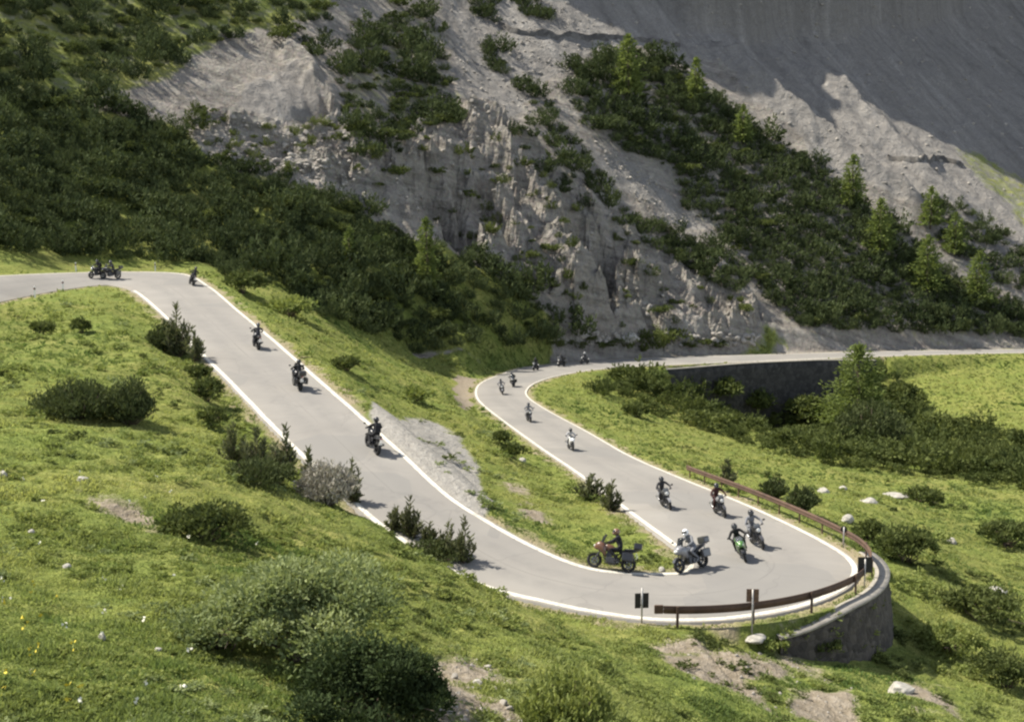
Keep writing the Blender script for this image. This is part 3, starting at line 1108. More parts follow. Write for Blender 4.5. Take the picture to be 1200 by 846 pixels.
# ------------------------------------------------------------------ guardrail round the hairpin
def guardrail():
    s0, s1 = 16.85, 26.1
    i0, i1 = int(s0 * NS), int(s1 * NS)
    P = RA[i0:i1] + OUT_A[i0:i1] * 0.45
    P[:, 2] = RA[i0:i1, 2]
    seg = np.concatenate([[0], np.cumsum(np.linalg.norm(np.diff(P, axis=0), axis=1))])
    tot = seg[-1]
    sam = np.arange(0, tot, 0.25)
    Q = np.stack([np.interp(sam, seg, P[:, j]) for j in range(3)], -1)
    T = np.gradient(Q, axis=0)
    T /= np.linalg.norm(T, axis=1)[:, None]
    N = np.stack([T[:, 1], -T[:, 0], np.zeros(len(T))], -1)
    NO = OUT_A[i0:i1]
    ref = np.stack([np.interp(sam, seg, NO[:, j]) for j in range(3)], -1)
    N *= np.sign((N * ref).sum(1))[:, None]
    root = thing('guardrail', 'long rusty brown guardrail curving round the outside of the hairpin', 'guardrail', tuple(Q[len(Q) // 2]))
    off0 = np.array(root.location)
    prof = [(0.0, 0.50), (-0.05, 0.55), (-0.05, 0.61), (0.0, 0.65), (-0.05, 0.69), (-0.05, 0.75), (0.0, 0.80), (0.035, 0.80), (0.015, 0.65), (0.035, 0.50)]
    rows = []
    for o_, z_ in prof:
        q = Q + N * o_
        q[:, 2] = Q[:, 2] + z_
        rows.append(q)
    VV = np.concatenate(rows) - off0
    n = len(Q)
    m = len(prof)
    ix = np.arange(m * n).reshape(m, n)
    nx = np.roll(ix, -1, 0)
    FF = np.stack([ix[:, :-1], nx[:, :-1], nx[:, 1:], ix[:, 1:]], -1).reshape(-1, 4)
    link('rail', mesh_np('rail', VV, FF, [M['rust']]), root)
    # flared terminal at each end
    for e, sgn in ((0, -1), (-1, 1)):
        t = Vector(T[e]) * sgn
        c = Vector(Q[e]) - Vector(off0) + t * 0.18 + Vector((0, 0, 0.65))
        mb = MB()
        ang = math.atan2(T[e][1], T[e][0])
        mb.box(c, (0.34, 0.09, 0.34), Euler((0, 0, ang)), 0.04)
        mb.build('end_terminal', M['rust'], root)
    proto = None
    for k in np.arange(0.6, tot, 2.9):
        j = min(int(k / 0.25), n - 1)
        if proto is None:
            mb = MB()
            mb.box((0, 0, 0.30), (0.10, 0.055, 1.0), None, 0.008)
            mb.box((0, -0.06, 0.65), (0.09, 0.06, 0.20), None, 0.006)
            proto = mb.mesh('post', M['rust'])
        o = link('post', proto, root)
        o.location = Vector(Q[j] + N[j] * 0.10) - Vector(off0)
        o.rotation_euler = (0, 0, math.atan2(N[j][1], N[j][0]) - math.pi / 2)
    return root


guardrail()

# ------------------------------------------------------------------ signs and posts by the road
M['sign_back'] = simple('dark_sign_back', (0.022, 0.020, 0.020), 0.5, 0.2, 0.3, 12)
M['sign_brown'] = simple('brown_sign_back', (0.135, 0.082, 0.055), 0.6, 0.1, 0.35, 9)
M['galv'] = simple('galvanised_steel', (0.36, 0.35, 0.33), 0.45, 0.6, 0.15, 14)
M['plastic_w'] = simple('white_plastic', (0.72, 0.71, 0.68), 0.5)
M['plastic_b'] = simple('black_plastic', (0.02, 0.02, 0.02), 0.5)
M['reflector'] = simple('red_reflector', (0.30, 0.03, 0.02), 0.3)
M['chev_w'] = simple('white_chevron', (0.7, 0.7, 0.68), 0.5)


def sign(u, v, label, w, h, zc, back, gap=0.0, rz=0.0, frame=None):
    x, y, z = cast(u, v)
    root = thing('road_sign', label, 'sign', (x, y, z), rz)
    MB().tube([(0, 0, -0.3), (0, 0, zc + h / 2 + (0.22 if gap else 0.0))], 0.032, 10).build('pole', M['galv'], root, True)
    if gap:
        for sx in (-1, 1):
            p = MB().box((sx * (w / 4 + gap / 2), 0.05, zc), (w / 2 - gap / 2, 0.022, h), None, 0.006).build('panel', back, root)
            for k in (-1, 1):
                MB().box((sx * (w / 4 + gap / 2), 0.064, zc + k * h * 0.25), (w / 2 - gap - 0.04, 0.004, 0.09), Euler((0, k * 0.6, 0))).build('chevron', M['chev_w'], p)
    else:
        p = MB().box((0, 0.05, zc), (w, 0.022, h), None, 0.008).build('panel', back, root)
        MB().box((0, 0.064, zc), (w * 0.8, 0.004, h * 0.8)).build('sign_face', M['chev_w'], p)
    for k in (-1, 1):
        MB().box((0, 0.028, zc + k * h * 0.28), (w * 0.9, 0.02, 0.035)).build('bracket', M['galv'] if frame is None else frame, root)
    return root


sign(752, 730, 'black twin-panel sign left of the guardrail end, seen from behind', 0.50, 0.58, 0.86, M['sign_back'], 0.05, 0.12, M['sign_back'])
sign(881, 741, 'small brown square sign on a pale pole in front of the guardrail', 0.46, 0.50, 1.42, M['sign_brown'], 0.0, -0.05, M['sign_brown'])


def rail_sign(s, off, label, w, h, zc, mat, rnd=False):
    i = int(s * NS)
    p = RA[i] + OUT_A[i] * off
    root = thing('road_sign', label, 'sign', (p[0], p[1], RA[i][2]), 0.0)
    MB().tube([(0, 0, -0.3), (0, 0, zc + h * 0.4)], 0.03, 10).build('pole', M['galv'], root, True)
    mb = MB()
    if rnd:
        mb.lathe_x([(0.001, -0.012), (w / 2, -0.012), (w / 2, 0.012), (0.001, 0.012)], (0, 0, 0), 20)
        o = mb.build('panel', mat, root)
        o.rotation_euler = (0, 0, math.pi / 2)
        o.location = (0, 0.05, zc)
    else:
        mb.box((0, 0.05, zc), (w, 0.024, h), None, 0.008).build('panel', mat, root)
        MB().box((0, 0.028, zc), (w * 0.8, 0.02, 0.04)).build('bracket', mat, root)
    return root


rail_sign(20.3, 0.50, 'dark grey square sign above the guardrail at the tip of the bend', 0.58, 0.66, 0.92, M['sign_back'])
rail_sign(22.85, 0.30, 'small dark round sign on a thin pole beyond the bend', 0.30, 0.30, 0.85, M['sign_back'], True)


def delineator(u, v, label):
    x, y, z = cast(u, v)
    root = thing('delineator_post', label, 'road post', (x, y, z), 0, 'white roadside delineator posts')
    MB().loft([(-0.04, 0.30, 0.055, 0.62), (0.0, 0.32, 0.06, 0.64), (0.04, 0.30, 0.055, 0.62)], 12, 4).build('post', M['plastic_w'], root)
    MB().box((0, 0, 0.72), (0.128, 0.096, 0.16), None, 0.01).build('black_band', M['plastic_b'], root)
    MB().box((0, -0.053, 0.72), (0.05, 0.008, 0.12)).build('reflector', M['reflector'], root)


delineator(41, 349, 'white roadside post nearest the left border, below the upper road')
delineator(74, 341, 'white roadside post beside the upper road left of the paired riders')
delineator(89, 319, 'white roadside post on the far side of the upper road')
delineator(182, 318, 'white roadside post behind the top bend, between the riders')

# ------------------------------------------------------------------ foliage shapes
VR = np.random.default_rng(21)


def quads(C, D, U, ln, wd):
    """quads centred on C + along D (length ln) and across U (width wd); narrow at the tip"""
    D = D * ln[:, None]
    U = U * wd[:, None]
    v = np.stack([C - U * 0.5, C + U * 0.5, C + D + U * 0.28, C + D - U * 0.28], 1).reshape(-1, 3)
    f = np.arange(len(C) * 4).reshape(-1, 4)
    return v, f


def unit(a):
    return a / (np.linalg.norm(a, axis=-1, keepdims=True) + 1e-9)


def pine_shrub(w, h, nb, per, leaf, g, spread=1.0, upright=0.6):
    """low mountain pine: boughs curve out and turn up; brush-like tufts of needles along them"""
    Cs, Ds, tint = [], [], []
    branches = []
    for b in range(nb):
        az = g.random() * 2 * np.pi
        rad = math.sqrt(g.random()) * spread
        tip = np.array([math.cos(az) * rad * w / 2, math.sin(az) * rad * w / 2, h * (1.0 - 0.55 * rad ** 2) * (0.72 + 0.42 * g.random())])
        mid = np.array([tip[0] * 0.75, tip[1] * 0.75, tip[2] * 0.38])
        branches.append((mid, tip))
        tb = g.random()
        for k in range(per):
            t = 1 - (g.random() ** 1.6) * 0.72
            p = (1 - t) ** 2 * 0 + 2 * (1 - t) * t * mid + t * t * tip
            dirn = unit(2 * (1 - t) * mid + 2 * t * (tip - mid))
            d = unit(dirn * 0.8 + np.array([0, 0, upright]) + g.normal(0, 0.62, 3))
            Cs.append(p + g.normal(0, 0.045 * w, 3) * np.array([1, 1, 0.6]))
            Ds.append(d)
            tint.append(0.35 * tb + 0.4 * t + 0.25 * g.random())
    C, D = np.array(Cs), np.array(Ds)
    C[:, 2] = np.maximum(C[:, 2], 0.02)
    U = unit(np.cross(D, unit(g.normal(0, 1, D.shape))))
    n = len(C)
    v, f = quads(C, D, U, leaf * (0.7 + 0.6 * g.random(n)), leaf * 0.42 * (0.7 + 0.6 * g.random(n)))
    return v, f, np.repeat(np.array(tint), 4), branches


def conifer(h, w, n, leaf, g, droop=0.25, taper=1.0, gap=0.0):
    """conical conifer: whorls of boughs down the trunk"""
    t = 1 - np.sqrt(g.random(n)) * 0.94
    t = t + 0.012 * g.normal(0, 1, n)
    t = np.clip(t, 0.02, 0.99)
    az = g.random(n) * 2 * np.pi
    wob = 0.75 + 0.25 * np.sin(az * 3 + t * 23) + 0.15 * g.normal(0, 1, n)
    wob = wob * (0.72 + 0.28 * np.sin(t * 31 + 2.1 * np.sin(az * 2 + w * 9)))
    rmax = w / 2 * (1 - t) ** taper * wob + 0.05 * w
    r = rmax * np.sqrt(0.15 + 0.85 * g.random(n))
    C = np.stack([np.cos(az) * r, np.sin(az) * r, h * t - droop * r + 0.06 * h], -1)
    D = unit(np.stack([np.cos(az), np.sin(az), (0.9 if droop < 0 else -0.15) + 0.6 * g.random(n)], -1) + g.normal(0, 0.4, (n, 3)))
    top = g.random(n) < 0.1
    C[top] = np.stack([g.normal(0, 0.02 * w, top.sum()), g.normal(0, 0.02 * w, top.sum()), h * (0.85 + 0.17 * g.random(top.sum()))], -1)
    D[top] = unit(np.array([0, 0, 1.0]) + g.normal(0, 0.35, (top.sum(), 3)))
    U = unit(np.cross(D, unit(g.normal(0, 1, D.shape))))
    v, f = quads(C, D, U, leaf * (0.7 + 0.6 * g.random(n)), leaf * 0.45 * (0.7 + 0.6 * g.random(n)))
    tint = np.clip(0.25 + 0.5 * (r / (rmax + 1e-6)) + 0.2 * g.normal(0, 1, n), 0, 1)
    return v, f, np.repeat(tint, 4)


def candle_pine(w, h, nb, leaf, g):
    """young pine: a few boughs sweeping up, each a loose brush of needles with a pale candle at the tip"""
    Cs, Ds, tint, branches = [], [], [], []
    for b in range(nb):
        az = g.random() * 2 * np.pi
        rad = 0.0 if b == 0 else g.uniform(0.25, 1.0)
        top = h if b == 0 else h * (1.0 - 0.62 * rad) * g.uniform(0.75, 1.1)
        tip = np.array([math.cos(az) * rad * w * 0.5, math.sin(az) * rad * w * 0.5, top])
        mid = np.array([tip[0] * 0.85, tip[1] * 0.85, top * 0.30])
        branches.append((mid, tip))
        tb = g.random()
        L = np.linalg.norm(tip) + 0.1
        m = int(L / leaf * 9)
        t = 1 - g.random(m) ** 1.2 * 0.88
        p = (2 * (1 - t) * t)[:, None] * mid + (t * t)[:, None] * tip
        dirn = unit((2 * (1 - t))[:, None] * mid + (2 * t)[:, None] * (tip - mid))
        out = unit(g.normal(0, 1, (m, 3)))
        d = unit(dirn * 0.75 + out * 0.85 + np.array([0, 0, 0.25]))
        Cs.append(p + out * (0.03 + 0.09 * (1 - t))[:, None] * h * g.random(m)[:, None])
        Ds.append(d)
        tint.append(np.clip(0.2 * tb + 0.45 * t + 0.3 * g.random(m), 0, 1))
    C, D, T = np.concatenate(Cs), np.concatenate(Ds), np.concatenate(tint)
    C[:, 2] = np.maximum(C[:, 2], 0.02)
    U = unit(np.cross(D, unit(g.normal(0, 1, D.shape))))
    n = len(C)
    v, f = quads(C, D, U, leaf * (0.6 + 0.7 * g.random(n)), leaf * 0.30 * (0.7 + 0.6 * g.random(n)))
    return v, f, np.repeat(T, 4), branches


def leafy(w, h, lobes, n, leaf, g, flat=1.0):
    """broad-leaved bush: leaves on the skins of many uneven lobes, gaps between them"""
    Cs, Ds, tint = [], [], []
    for k in range(lobes):
        az = g.random() * 2 * np.pi
        rr = math.sqrt(g.random()) * 0.40 * w
        c = np.array([math.cos(az) * rr, math.sin(az) * rr, h * (0.35 + 0.42 * g.random()) * (1 - 0.5 * (rr / (0.5 * w)) ** 2)])
        rad = (0.06 + 0.15 * g.random() ** 1.4) * min(w, 2.2 * h)
        m = n // lobes
        d = unit(g.normal(0, 1, (m, 3)))
        d[:, 2] = np.where(d[:, 2] < -0.35, -d[:, 2], d[:, 2])
        r = rad * (0.55 + 0.5 * g.random(m))
        P = c + d * r[:, None] * np.array([1.1, 1.1, 0.8 * flat])
        Cs.append(P)
        Ds.append(unit(d + g.normal(0, 0.7, (m, 3)) + np.array([0, 0, 0.2])))
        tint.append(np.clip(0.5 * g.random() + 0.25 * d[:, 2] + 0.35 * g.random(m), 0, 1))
    C, D = np.concatenate(Cs), np.concatenate(Ds)
    C[:, 2] = np.maximum(C[:, 2], 0.03)
    U = unit(np.cross(D, unit(g.normal(0, 1, D.shape))))
    nn = len(C)
    v, f = quads(C, D, U, leaf * (0.7 + 0.6 * g.random(nn)), leaf * 0.55 * (0.7 + 0.6 * g.random(nn)))
    return v, f, np.repeat(np.concatenate(tint), 4)


def trunk_mesh(name, h, r, mat, limbs=8, g=VR):
    mb = MB()
    mb.tube([(0, 0, -0.3), (0.02 * h, 0.01 * h, h * 0.4), (0, 0.01 * h, h * 0.75), (0, 0, h * 0.97)], [r * 1.25, r, r * 0.6, r * 0.15], 8)
    for k in range(limbs):
        z = h * (0.2 + 0.65 * k / limbs)
        az = k * 2.4
        L = 0.22 * h * (1 - z / h) + 0.1
        mb.tube([(0, 0, z), (math.cos(az) * L * 0.6, math.sin(az) * L * 0.6, z + 0.02 * h), (math.cos(az) * L, math.sin(az) * L, z + 0.08 * h)], [r * 0.45, r * 0.3, r * 0.1], 5)
    return mb.mesh(name, mat, True)


def stems_mesh(name, branches, mat, r):
    mb = MB()
    for mid, tip in branches[:26]:
        mb.tube([(mid[0] * 0.08, mid[1] * 0.08, -0.15), tuple(mid * 0.55 + np.array([0, 0, 0.02])), tuple(mid * 0.5 + tip * 0.42), tuple(tip * 0.95)], [r, r * 0.8, r * 0.5, r * 0.2], 5)
    return mb.mesh(name, mat, True)


def place_shrub(kind, name, cat, u, v, wpx, hpx, label, group=None, seed=0, mat=None, density=1.0):
    """a shrub standing where the sight line (u, v) meets the ground, sized from its extent there"""
    x, y, z = cast(u, v)
    s = F / (y * CP - z * SP)
    w, h = wpx / s, hpx / s
    g = np.random.default_rng(100 + seed)
    root = thing(name, label, cat, (x, y, z), 0, group)
    px = 1.0 / s
    if kind == 'pine':
        leaf = max(3.6 * px, 0.10)
        nb = int(np.clip(w * h / (leaf * leaf) * 0.9, 40, 420) * density)
        vv, ff, ti, br = pine_shrub(w, h, nb, 26, leaf, g)
        m2 = mat or M['pine_near']
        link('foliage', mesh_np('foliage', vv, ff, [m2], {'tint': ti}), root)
        link('stem', stems_mesh('stem', br, M['bark'], 0.012 * w + 0.01), root)
    elif kind == 'spruce':
        leaf = max(6.0 * px, 0.18)
        vv, ff, ti, br = candle_pine(w * 1.25, h, int(np.clip(9 + 7 * w / max(h, 0.2), 9, 26)), leaf, g)
        link('crown', mesh_np('crown', vv, ff, [mat or M['spruce']], {'tint': ti}), root)
        link('trunk', stems_mesh('trunk', br, M['bark'], 0.012 * h + 0.008), root)
    elif kind == 'larch':
        leaf = max(3.4 * px, 0.10)
        n = int(np.clip(w * h / (leaf * leaf) * 7.5, 400, 9000) * density)
        vv, ff, ti = conifer(h, w, n, leaf, g, droop=0.1, taper=0.62, gap=0.6)
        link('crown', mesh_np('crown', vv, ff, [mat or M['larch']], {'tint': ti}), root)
        link('trunk', trunk_mesh('trunk', h, 0.016 * h, M['bark'], 8), root)
    elif kind == 'leafy':
        leaf = max(4.0 * px, 0.06) if y > 38 else 4.8 * px
        n = int(np.clip(w * h / (leaf * leaf) * (14 if y > 38 else 17), 700, 26000) * density)
        vv, ff, ti = leafy(w, h, (16 if y > 38 else 26) + int(6 * w), n, leaf, g)
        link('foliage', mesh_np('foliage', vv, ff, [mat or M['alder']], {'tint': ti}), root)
        br = [(np.array([g.normal(0, 0.15 * w), g.normal(0, 0.15 * w), 0.3 * h]), np.array([g.normal(0, 0.22 * w), g.normal(0, 0.22 * w), 0.5 * h])) for k in range(14)]
        link('stem', stems_mesh('stem', br, M['bark'], 0.01 * w + 0.006), root)
    return root


SH = [
    # kind, name, category, u, v of the foot, width, height in pixels, label, material
    ('pine', 'mountain_pine', 'shrub', 92, 490, 100, 40, 'broad dark pine shrub in the open meadow left of the climbing road', None),
    ('pine', 'mountain_pine', 'shrub', 152, 497, 62, 50, 'denser right-hand end of the dark pine thicket in the left meadow', None),
    ('spruce', 'young_pine', 'tree', 208, 418, 34, 62, 'tallest slim dark young pine at the left edge of the upper road', None),
    ('pine', 'mountain_pine', 'shrub', 195, 412, 42, 34, 'low dark pine at the foot of the tallest roadside young pine', None),
    ('spruce', 'young_pine', 'tree', 229, 424, 16, 36, 'short narrow young pine just right of the tallest roadside young pine', None),
    ('leafy', 'bush', 'shrub', 243, 470, 44, 30, 'rounded green bush beside the left white line below the young pines', None),
    ('leafy', 'bush', 'shrub', 232, 446, 34, 22, 'smaller green bush uphill of the rounded roadside bush', None),
    ('leafy', 'bush', 'shrub', 250, 498, 36, 24, 'low leafy bush between the rounded bush and the young pine row', None),
    ('spruce', 'young_pine', 'tree', 275, 540, 30, 44, 'leftmost young pine of the dark roadside row by the climb', None),
    ('spruce', 'young_pine', 'tree', 300, 553, 34, 52, 'second young pine of the dark roadside row by the climb', None),
    ('spruce', 'young_pine', 'tree', 324, 566, 34, 48, 'third, wider young pine of the dark roadside row', None),
    ('spruce', 'young_pine', 'tree', 336, 560, 18, 62, 'tall slim young pine pointing over the white line in the roadside row', None),
    ('pine', 'mountain_pine', 'shrub', 302, 566, 80, 26, 'low pine skirt along the foot of the roadside young pine row', None),
    ('pine', 'dry_bush', 'shrub', 383, 590, 74, 46, 'pale grey-brown dry bush at the end of the young pine row', 'dry'),
    ('spruce', 'young_pine', 'tree', 362, 572, 14, 46, 'thin dark young pine top rising through the pale dry bush', None),
    ('spruce', 'young_pine', 'tree', 414, 588, 22, 48, 'dark young pine behind the right end of the pale dry bush', None),
    ('spruce', 'young_pine', 'tree', 481, 630, 26, 48, 'tallest left young pine of the sapling clump overlapping the lower road', None),
    ('spruce', 'young_pine', 'tree', 464, 622, 22, 26, 'small young pine at the left end of the clump over the lower road', None),
    ('spruce', 'young_pine', 'tree', 503, 640, 20, 28, 'low middle young pine of the clump over the lower road', None),
    ('spruce', 'young_pine', 'tree', 525, 652, 32, 40, 'bushy young pine right of centre in the clump over the lower road', None),
    ('spruce', 'young_pine', 'tree', 545, 660, 22, 54, 'rightmost leaning dark young pine of the clump over the lower road', None),
    ('pine', 'mountain_pine', 'shrub', 510, 655, 84, 18, 'low dark pine fringe under the sapling clump', None),
    ('spruce', 'young_pine', 'tree', 692, 586, 30, 30, 'bushy little young pine on the left edge of the lower road', None),
    ('spruce', 'young_pine', 'tree', 717, 598, 18, 34, 'slim little young pine on the grass island by the lower road', None),
    ('leafy', 'bush', 'shrub', 603, 537, 34, 22, 'small green bush left of the lower road beyond the lay-by', None),
    ('leafy', 'bush', 'shrub', 586, 520, 26, 16, 'tiny bush tucked against the curve of the lower road', None),
    ('leafy', 'bush', 'shrub', 240, 632, 110, 44, 'low spreading green bush in the middle of the left meadow', None),
    ('leafy', 'willow_bush', 'shrub', 352, 775, 230, 140, 'large grey-green leafy willow behind the dark foreground bush', 'willow'),
    ('leafy', 'willow_bush', 'shrub', 262, 760, 120, 60, 'smaller grey-green willow at the left of the dark foreground bush', 'willow'),
    ('leafy', 'shaded_side_bush', 'shrub', 425, 880, 200, 152, 'dark leafy clump coloured as the shaded side of the big foreground bush', 'shade_leaf'),
    ('pine', 'mountain_pine', 'shrub', 470, 862, 110, 92, 'dark upright pine at the right flank of the big foreground bush', None),
    ('pine', 'mountain_pine', 'shrub', 665, 868, 112, 82, 'bushy green pine at the bottom edge right of centre', 'herb'),
    ('leafy', 'bush', 'shrub', 1060, 658, 80, 46, 'round green bush on the meadow beyond the hairpin wall', None),
    ('leafy', 'bush', 'shrub', 1020, 632, 50, 24, 'small bush between the guardrail and the round green bush', None),
    ('leafy', 'bush', 'shrub', 1182, 640, 70, 34, 'dark low bush at the right border of the meadow', None),
    ('leafy', 'bush', 'shrub', 1150, 726, 110, 40, 'wide low bush on the right meadow below the pale rock', None),
    ('leafy', 'bush', 'shrub', 1180, 805, 80, 50, 'shaggy bush in the lower right corner', None),
    ('leafy', 'bush', 'shrub', 1115, 765, 90, 36, 'bright green low bush right of the hairpin wall shadow', 'herb'),
    ('pine', 'mountain_pine', 'shrub', 940, 600, 40, 30, 'dark pine behind the rusty rail of the lower road', None),
    ('pine', 'mountain_pine', 'shrub', 908, 584, 34, 22, 'small pine behind the rusty rail, uphill of the dark pine', None),
    ('spruce', 'young_pine', 'tree', 852, 568, 18, 30, 'single small young pine on the grass above the rusty rail', None),
    ('leafy', 'bush', 'shrub', 744, 488, 36, 16, 'faint low bush on the grass tongue inside the far bend', None),
    ('leafy', 'bush', 'shrub', 50, 392, 30, 16, 'small dark bush high in the left meadow', None),
    ('leafy', 'bush', 'shrub', 96, 390, 24, 18, 'little upright bush in the left meadow near the top bend', None),
    ('leafy', 'bush', 'shrub', 405, 434, 44, 16, 'low dark bush on the bank right of the climbing road', None),
    ('leafy', 'bush', 'shrub', 490, 470, 40, 18, 'low green bush on the bank between the two roads', 'herb'),
    ('leafy', 'bush', 'shrub', 340, 372, 60, 26, 'bright green bush on the bank beside the top of the climb', 'herb'),
    ('leafy', 'bush', 'shrub', 285, 345, 50, 30, 'round bush right of the top bend of the road', None),
    ('leafy', 'bush', 'shrub', 1085, 590, 50, 18, 'low bush at the far edge of the right meadow', None),
    ('larch', 'larch', 'tree', 1003, 505, 112, 98, 'bright green larch standing in front of the far wall', None),
    ('leafy', 'bush', 'shrub', 845, 470, 50, 34, 'green bush at the left end of the dark far wall', None),
    ('leafy', 'bush', 'shrub', 885, 486, 46, 34, 'bush against the middle of the dark far wall', None),
    ('pine', 'mountain_pine', 'shrub', 1020, 530, 90, 56, 'wide dark pine in front of the bright larch', None),
    ('leafy', 'bush', 'shrub', 905, 760, 40, 14, 'low weedy bush at the foot of the hairpin wall', 'herb'),
    ('leafy', 'bush', 'shrub', 965, 764, 46, 20, 'dark weedy bush at the foot of the hairpin wall below the rail sign', None),
    ('leafy', 'bush', 'shrub', 950, 500, 60, 42, 'green bush at the left foot of the bright larch', None),
    ('leafy', 'bush', 'shrub', 1060, 480, 50, 38, 'green bush right of the bright larch under the far road', None),
    ('larch', 'larch', 'tree', 735, 118, 56, 72, 'light green larch at the top of the central pine slope', None),
    ('larch', 'larch', 'tree', 500, 345, 44, 86, 'light green larch in the dark scrub below the crag', None),
    ('larch', 'larch', 'tree', 815, 120, 34, 48, 'light green larch on the ridge right of the topmost larch', None),
    ('larch', 'larch', 'tree', 998, 245, 46, 60, 'light green larch on the edge of the shaded scree', None),
    ('larch', 'larch', 'tree', 1090, 268, 40, 46, 'light green larch low on the sunlit scree', None),
    ('larch', 'larch', 'tree', 1030, 300, 50, 64, 'light green larch inside the right pine slope', None),
    ('larch', 'larch', 'tree', 1085, 345, 54, 66, 'larger green larch low on the right pine slope', None),
    ('larch', 'larch', 'tree', 1145, 360, 52, 62, 'green larch above the far road near the right border', None),
    ('larch', 'larch', 'tree', 1118, 300, 40, 48, 'small green larch between scree and pine slope', None),
    ('larch', 'larch', 'tree', 410, 330, 30, 60, 'slim larch in the scrub behind the top of the climb', None),
    ('larch', 'larch', 'tree', 870, 170, 32, 44, 'small larch on the upper right rim of the pine slope', None),
]
for k, (kind, nm, cat, u, v, wp, hp, lab, mt) in enumerate(SH):
    place_shrub(kind, nm, cat, u, v, wp, hp, lab, None, k, M[mt] if mt else None)

# ------------------------------------------------------------------ scrub that reads as one mass
PV = [pine_shrub(1.0, (0.5, 0.66, 0.85, 0.58, 0.72, 1.0, 0.45, 0.62, 0.78, 0.55, 0.9, 0.68)[k], (18, 26, 20, 34, 14, 16, 24, 30, 22, 12, 18, 28)[k],
                 (28, 26, 30, 20, 36, 32, 26, 22, 28, 40, 30, 24)[k], (0.088, 0.078, 0.095, 0.072)[k % 4], np.random.default_rng(500 + k), 1.0, (0.5, 0.9, 0.3, 0.7)[k % 4])[:3] for k in range(12)]


def scatter_pixels(poly, n, g):
    us = np.array([p[0] for p in poly])
    vs = np.array([p[1] for p in poly])
    out = []
    while sum(len(o) for o in out) < n:
        u = g.uniform(us.min(), us.max(), n)
        v = g.uniform(vs.min(), vs.max(), n)
        m = poly_sd(u, v, poly) > 0
        out.append(np.stack([u[m], v[m]], -1))
    return np.concatenate(out)[:n]


def thin(x, y, dmin):
    """drop points closer than dmin to one already kept"""
    keep = []
    cell = {}
    for i in range(len(x)):
        dm = dmin[i]
        cx, cy = int(x[i] // 6), int(y[i] // 6)
        ok = True
        for a in (-1, 0, 1):
            for b in (-1, 0, 1):
                for j in cell.get((cx + a, cy + b), ()):
                    if (x[i] - x[j]) ** 2 + (y[i] - y[j]) ** 2 < (0.5 * (dm + dmin[j])) ** 2:
                        ok = False
                        break
                if not ok:
                    break
            if not ok:
                break
        if ok:
            keep.append(i)
            cell.setdefault((cx, cy), []).append(i)
    return np.array(keep, int)


def merged(variants, x, y, z, sxy, sz, g, tintv):
    Vs, Fs, Ts = [], [], []
    off = 0
    for i in range(len(x)):
        v, f, t = variants[i % len(variants)]
        a = g.random() * 2 * np.pi
        c, s = math.cos(a), math.sin(a)
        vv = np.empty_like(v)
        vv[:, 0] = (v[:, 0] * c - v[:, 1] * s) * sxy[i] + x[i]
        vv[:, 1] = (v[:, 0] * s + v[:, 1] * c) * sxy[i] + y[i]
        vv[:, 2] = v[:, 2] * sz[i] + z[i]
        Vs.append(vv)
        Fs.append(f + off)
        Ts.append(np.clip(t * 0.7 + tintv[i], 0, 1))
        off += len(v)
    return np.concatenate(Vs), np.concatenate(Fs), np.concatenate(Ts)


def scrub(name, label, polys, dens, size, mat, seed, cover=0.62, nz=0.0, variants=None, flat=1.0):
    g = np.random.default_rng(seed)
    X, Y, Zz = [], [], []
    for poly in polys:
        uv = scatter_pixels(poly, dens, g)
        x, y, z = casts(uv[:, 0], uv[:, 1])
        X.append(x)
        Y.append(y)
        Zz.append(z)
    X, Y, Zz = np.concatenate(X), np.concatenate(Y), np.concatenate(Zz)
    n1 = fbm(X, Y, 10, 3, seed)
    ex = sample(exc, X, Y)
    m = (n1 > nz) & (ex > 1.6)
    X, Y, Zz = X[m], Y[m], Zz[m]
    s = size * (0.42 + 1.05 * g.random(len(X)) ** 1.6)
    k = thin(X, Y, s * cover)
    X, Y, Zz, s = X[k], Y[k], Zz[k], s[k]
    ti = 0.42 * g.random(len(X)) ** 1.5 + 0.26 * fbm(X, Y, 14, 2, seed + 5)
    V_, F_, T_ = merged(variants or PV, X, Y, Zz - 0.06 * s, s * 1.15, s * (0.85 + 0.35 * g.random(len(X))) * flat, g, ti)
    o = link(name, mesh_np(name, V_, F_, [mat], {'tint': T_}))
    tag(o, label, None, None, 'stuff')
    return len(X)


LEFTBAND = [(-120, 92), (0, 100), (130, 128), (200, 150), (240, 190), (300, 200), (345, 212), (400, 240), (440, 250), (480, 285), (540, 300), (600, 318), (640, 350), (690, 385), (650, 402),
            (560, 406), (490, 416), (430, 392), (380, 374), (330, 340), (270, 326), (235, 312), (150, 305), (60, 300), (-120, 290)]
TOPLEFT = [(-120, -60), (400, -60), (398, 30), (380, 70), (340, 60), (300, 40), (240, 60), (190, 95), (120, 108), (-120, 92)]
TONGUE = [(395, 95), (420, 50), (450, 8), (500, 8), (520, 60), (528, 112), (552, 132), (530, 150), (490, 150), (470, 188), (430, 184), (402, 140)]
SMALLTOP = [[(545, -20), (585, -20), (583, 28), (560, 26)], [(595, -20), (650, 18), (640, 27), (608, 14)], [(568, 58), (588, 62), (590, 88), (572, 82)]]
STRIP = [(610, 90), (635, 98), (650, 138), (690, 188), (720, 228), (742, 258), (795, 285), (800, 312), (768, 296), (700, 250), (660, 232), (612, 172), (590, 148), (620, 150)]
CENTRE = [(668, 82), (740, 62), (800, 80), (830, 112), (880, 150), (940, 182), (1000, 242), (1060, 272), (1100, 312), (1200, 362), (1330, 385), (1330, 402), (1100, 392), (1000, 392), (940, 386),
          (905, 352), (872, 302), (832, 262), (802, 242), (792, 200), (740, 180), (690, 150), (668, 112)]
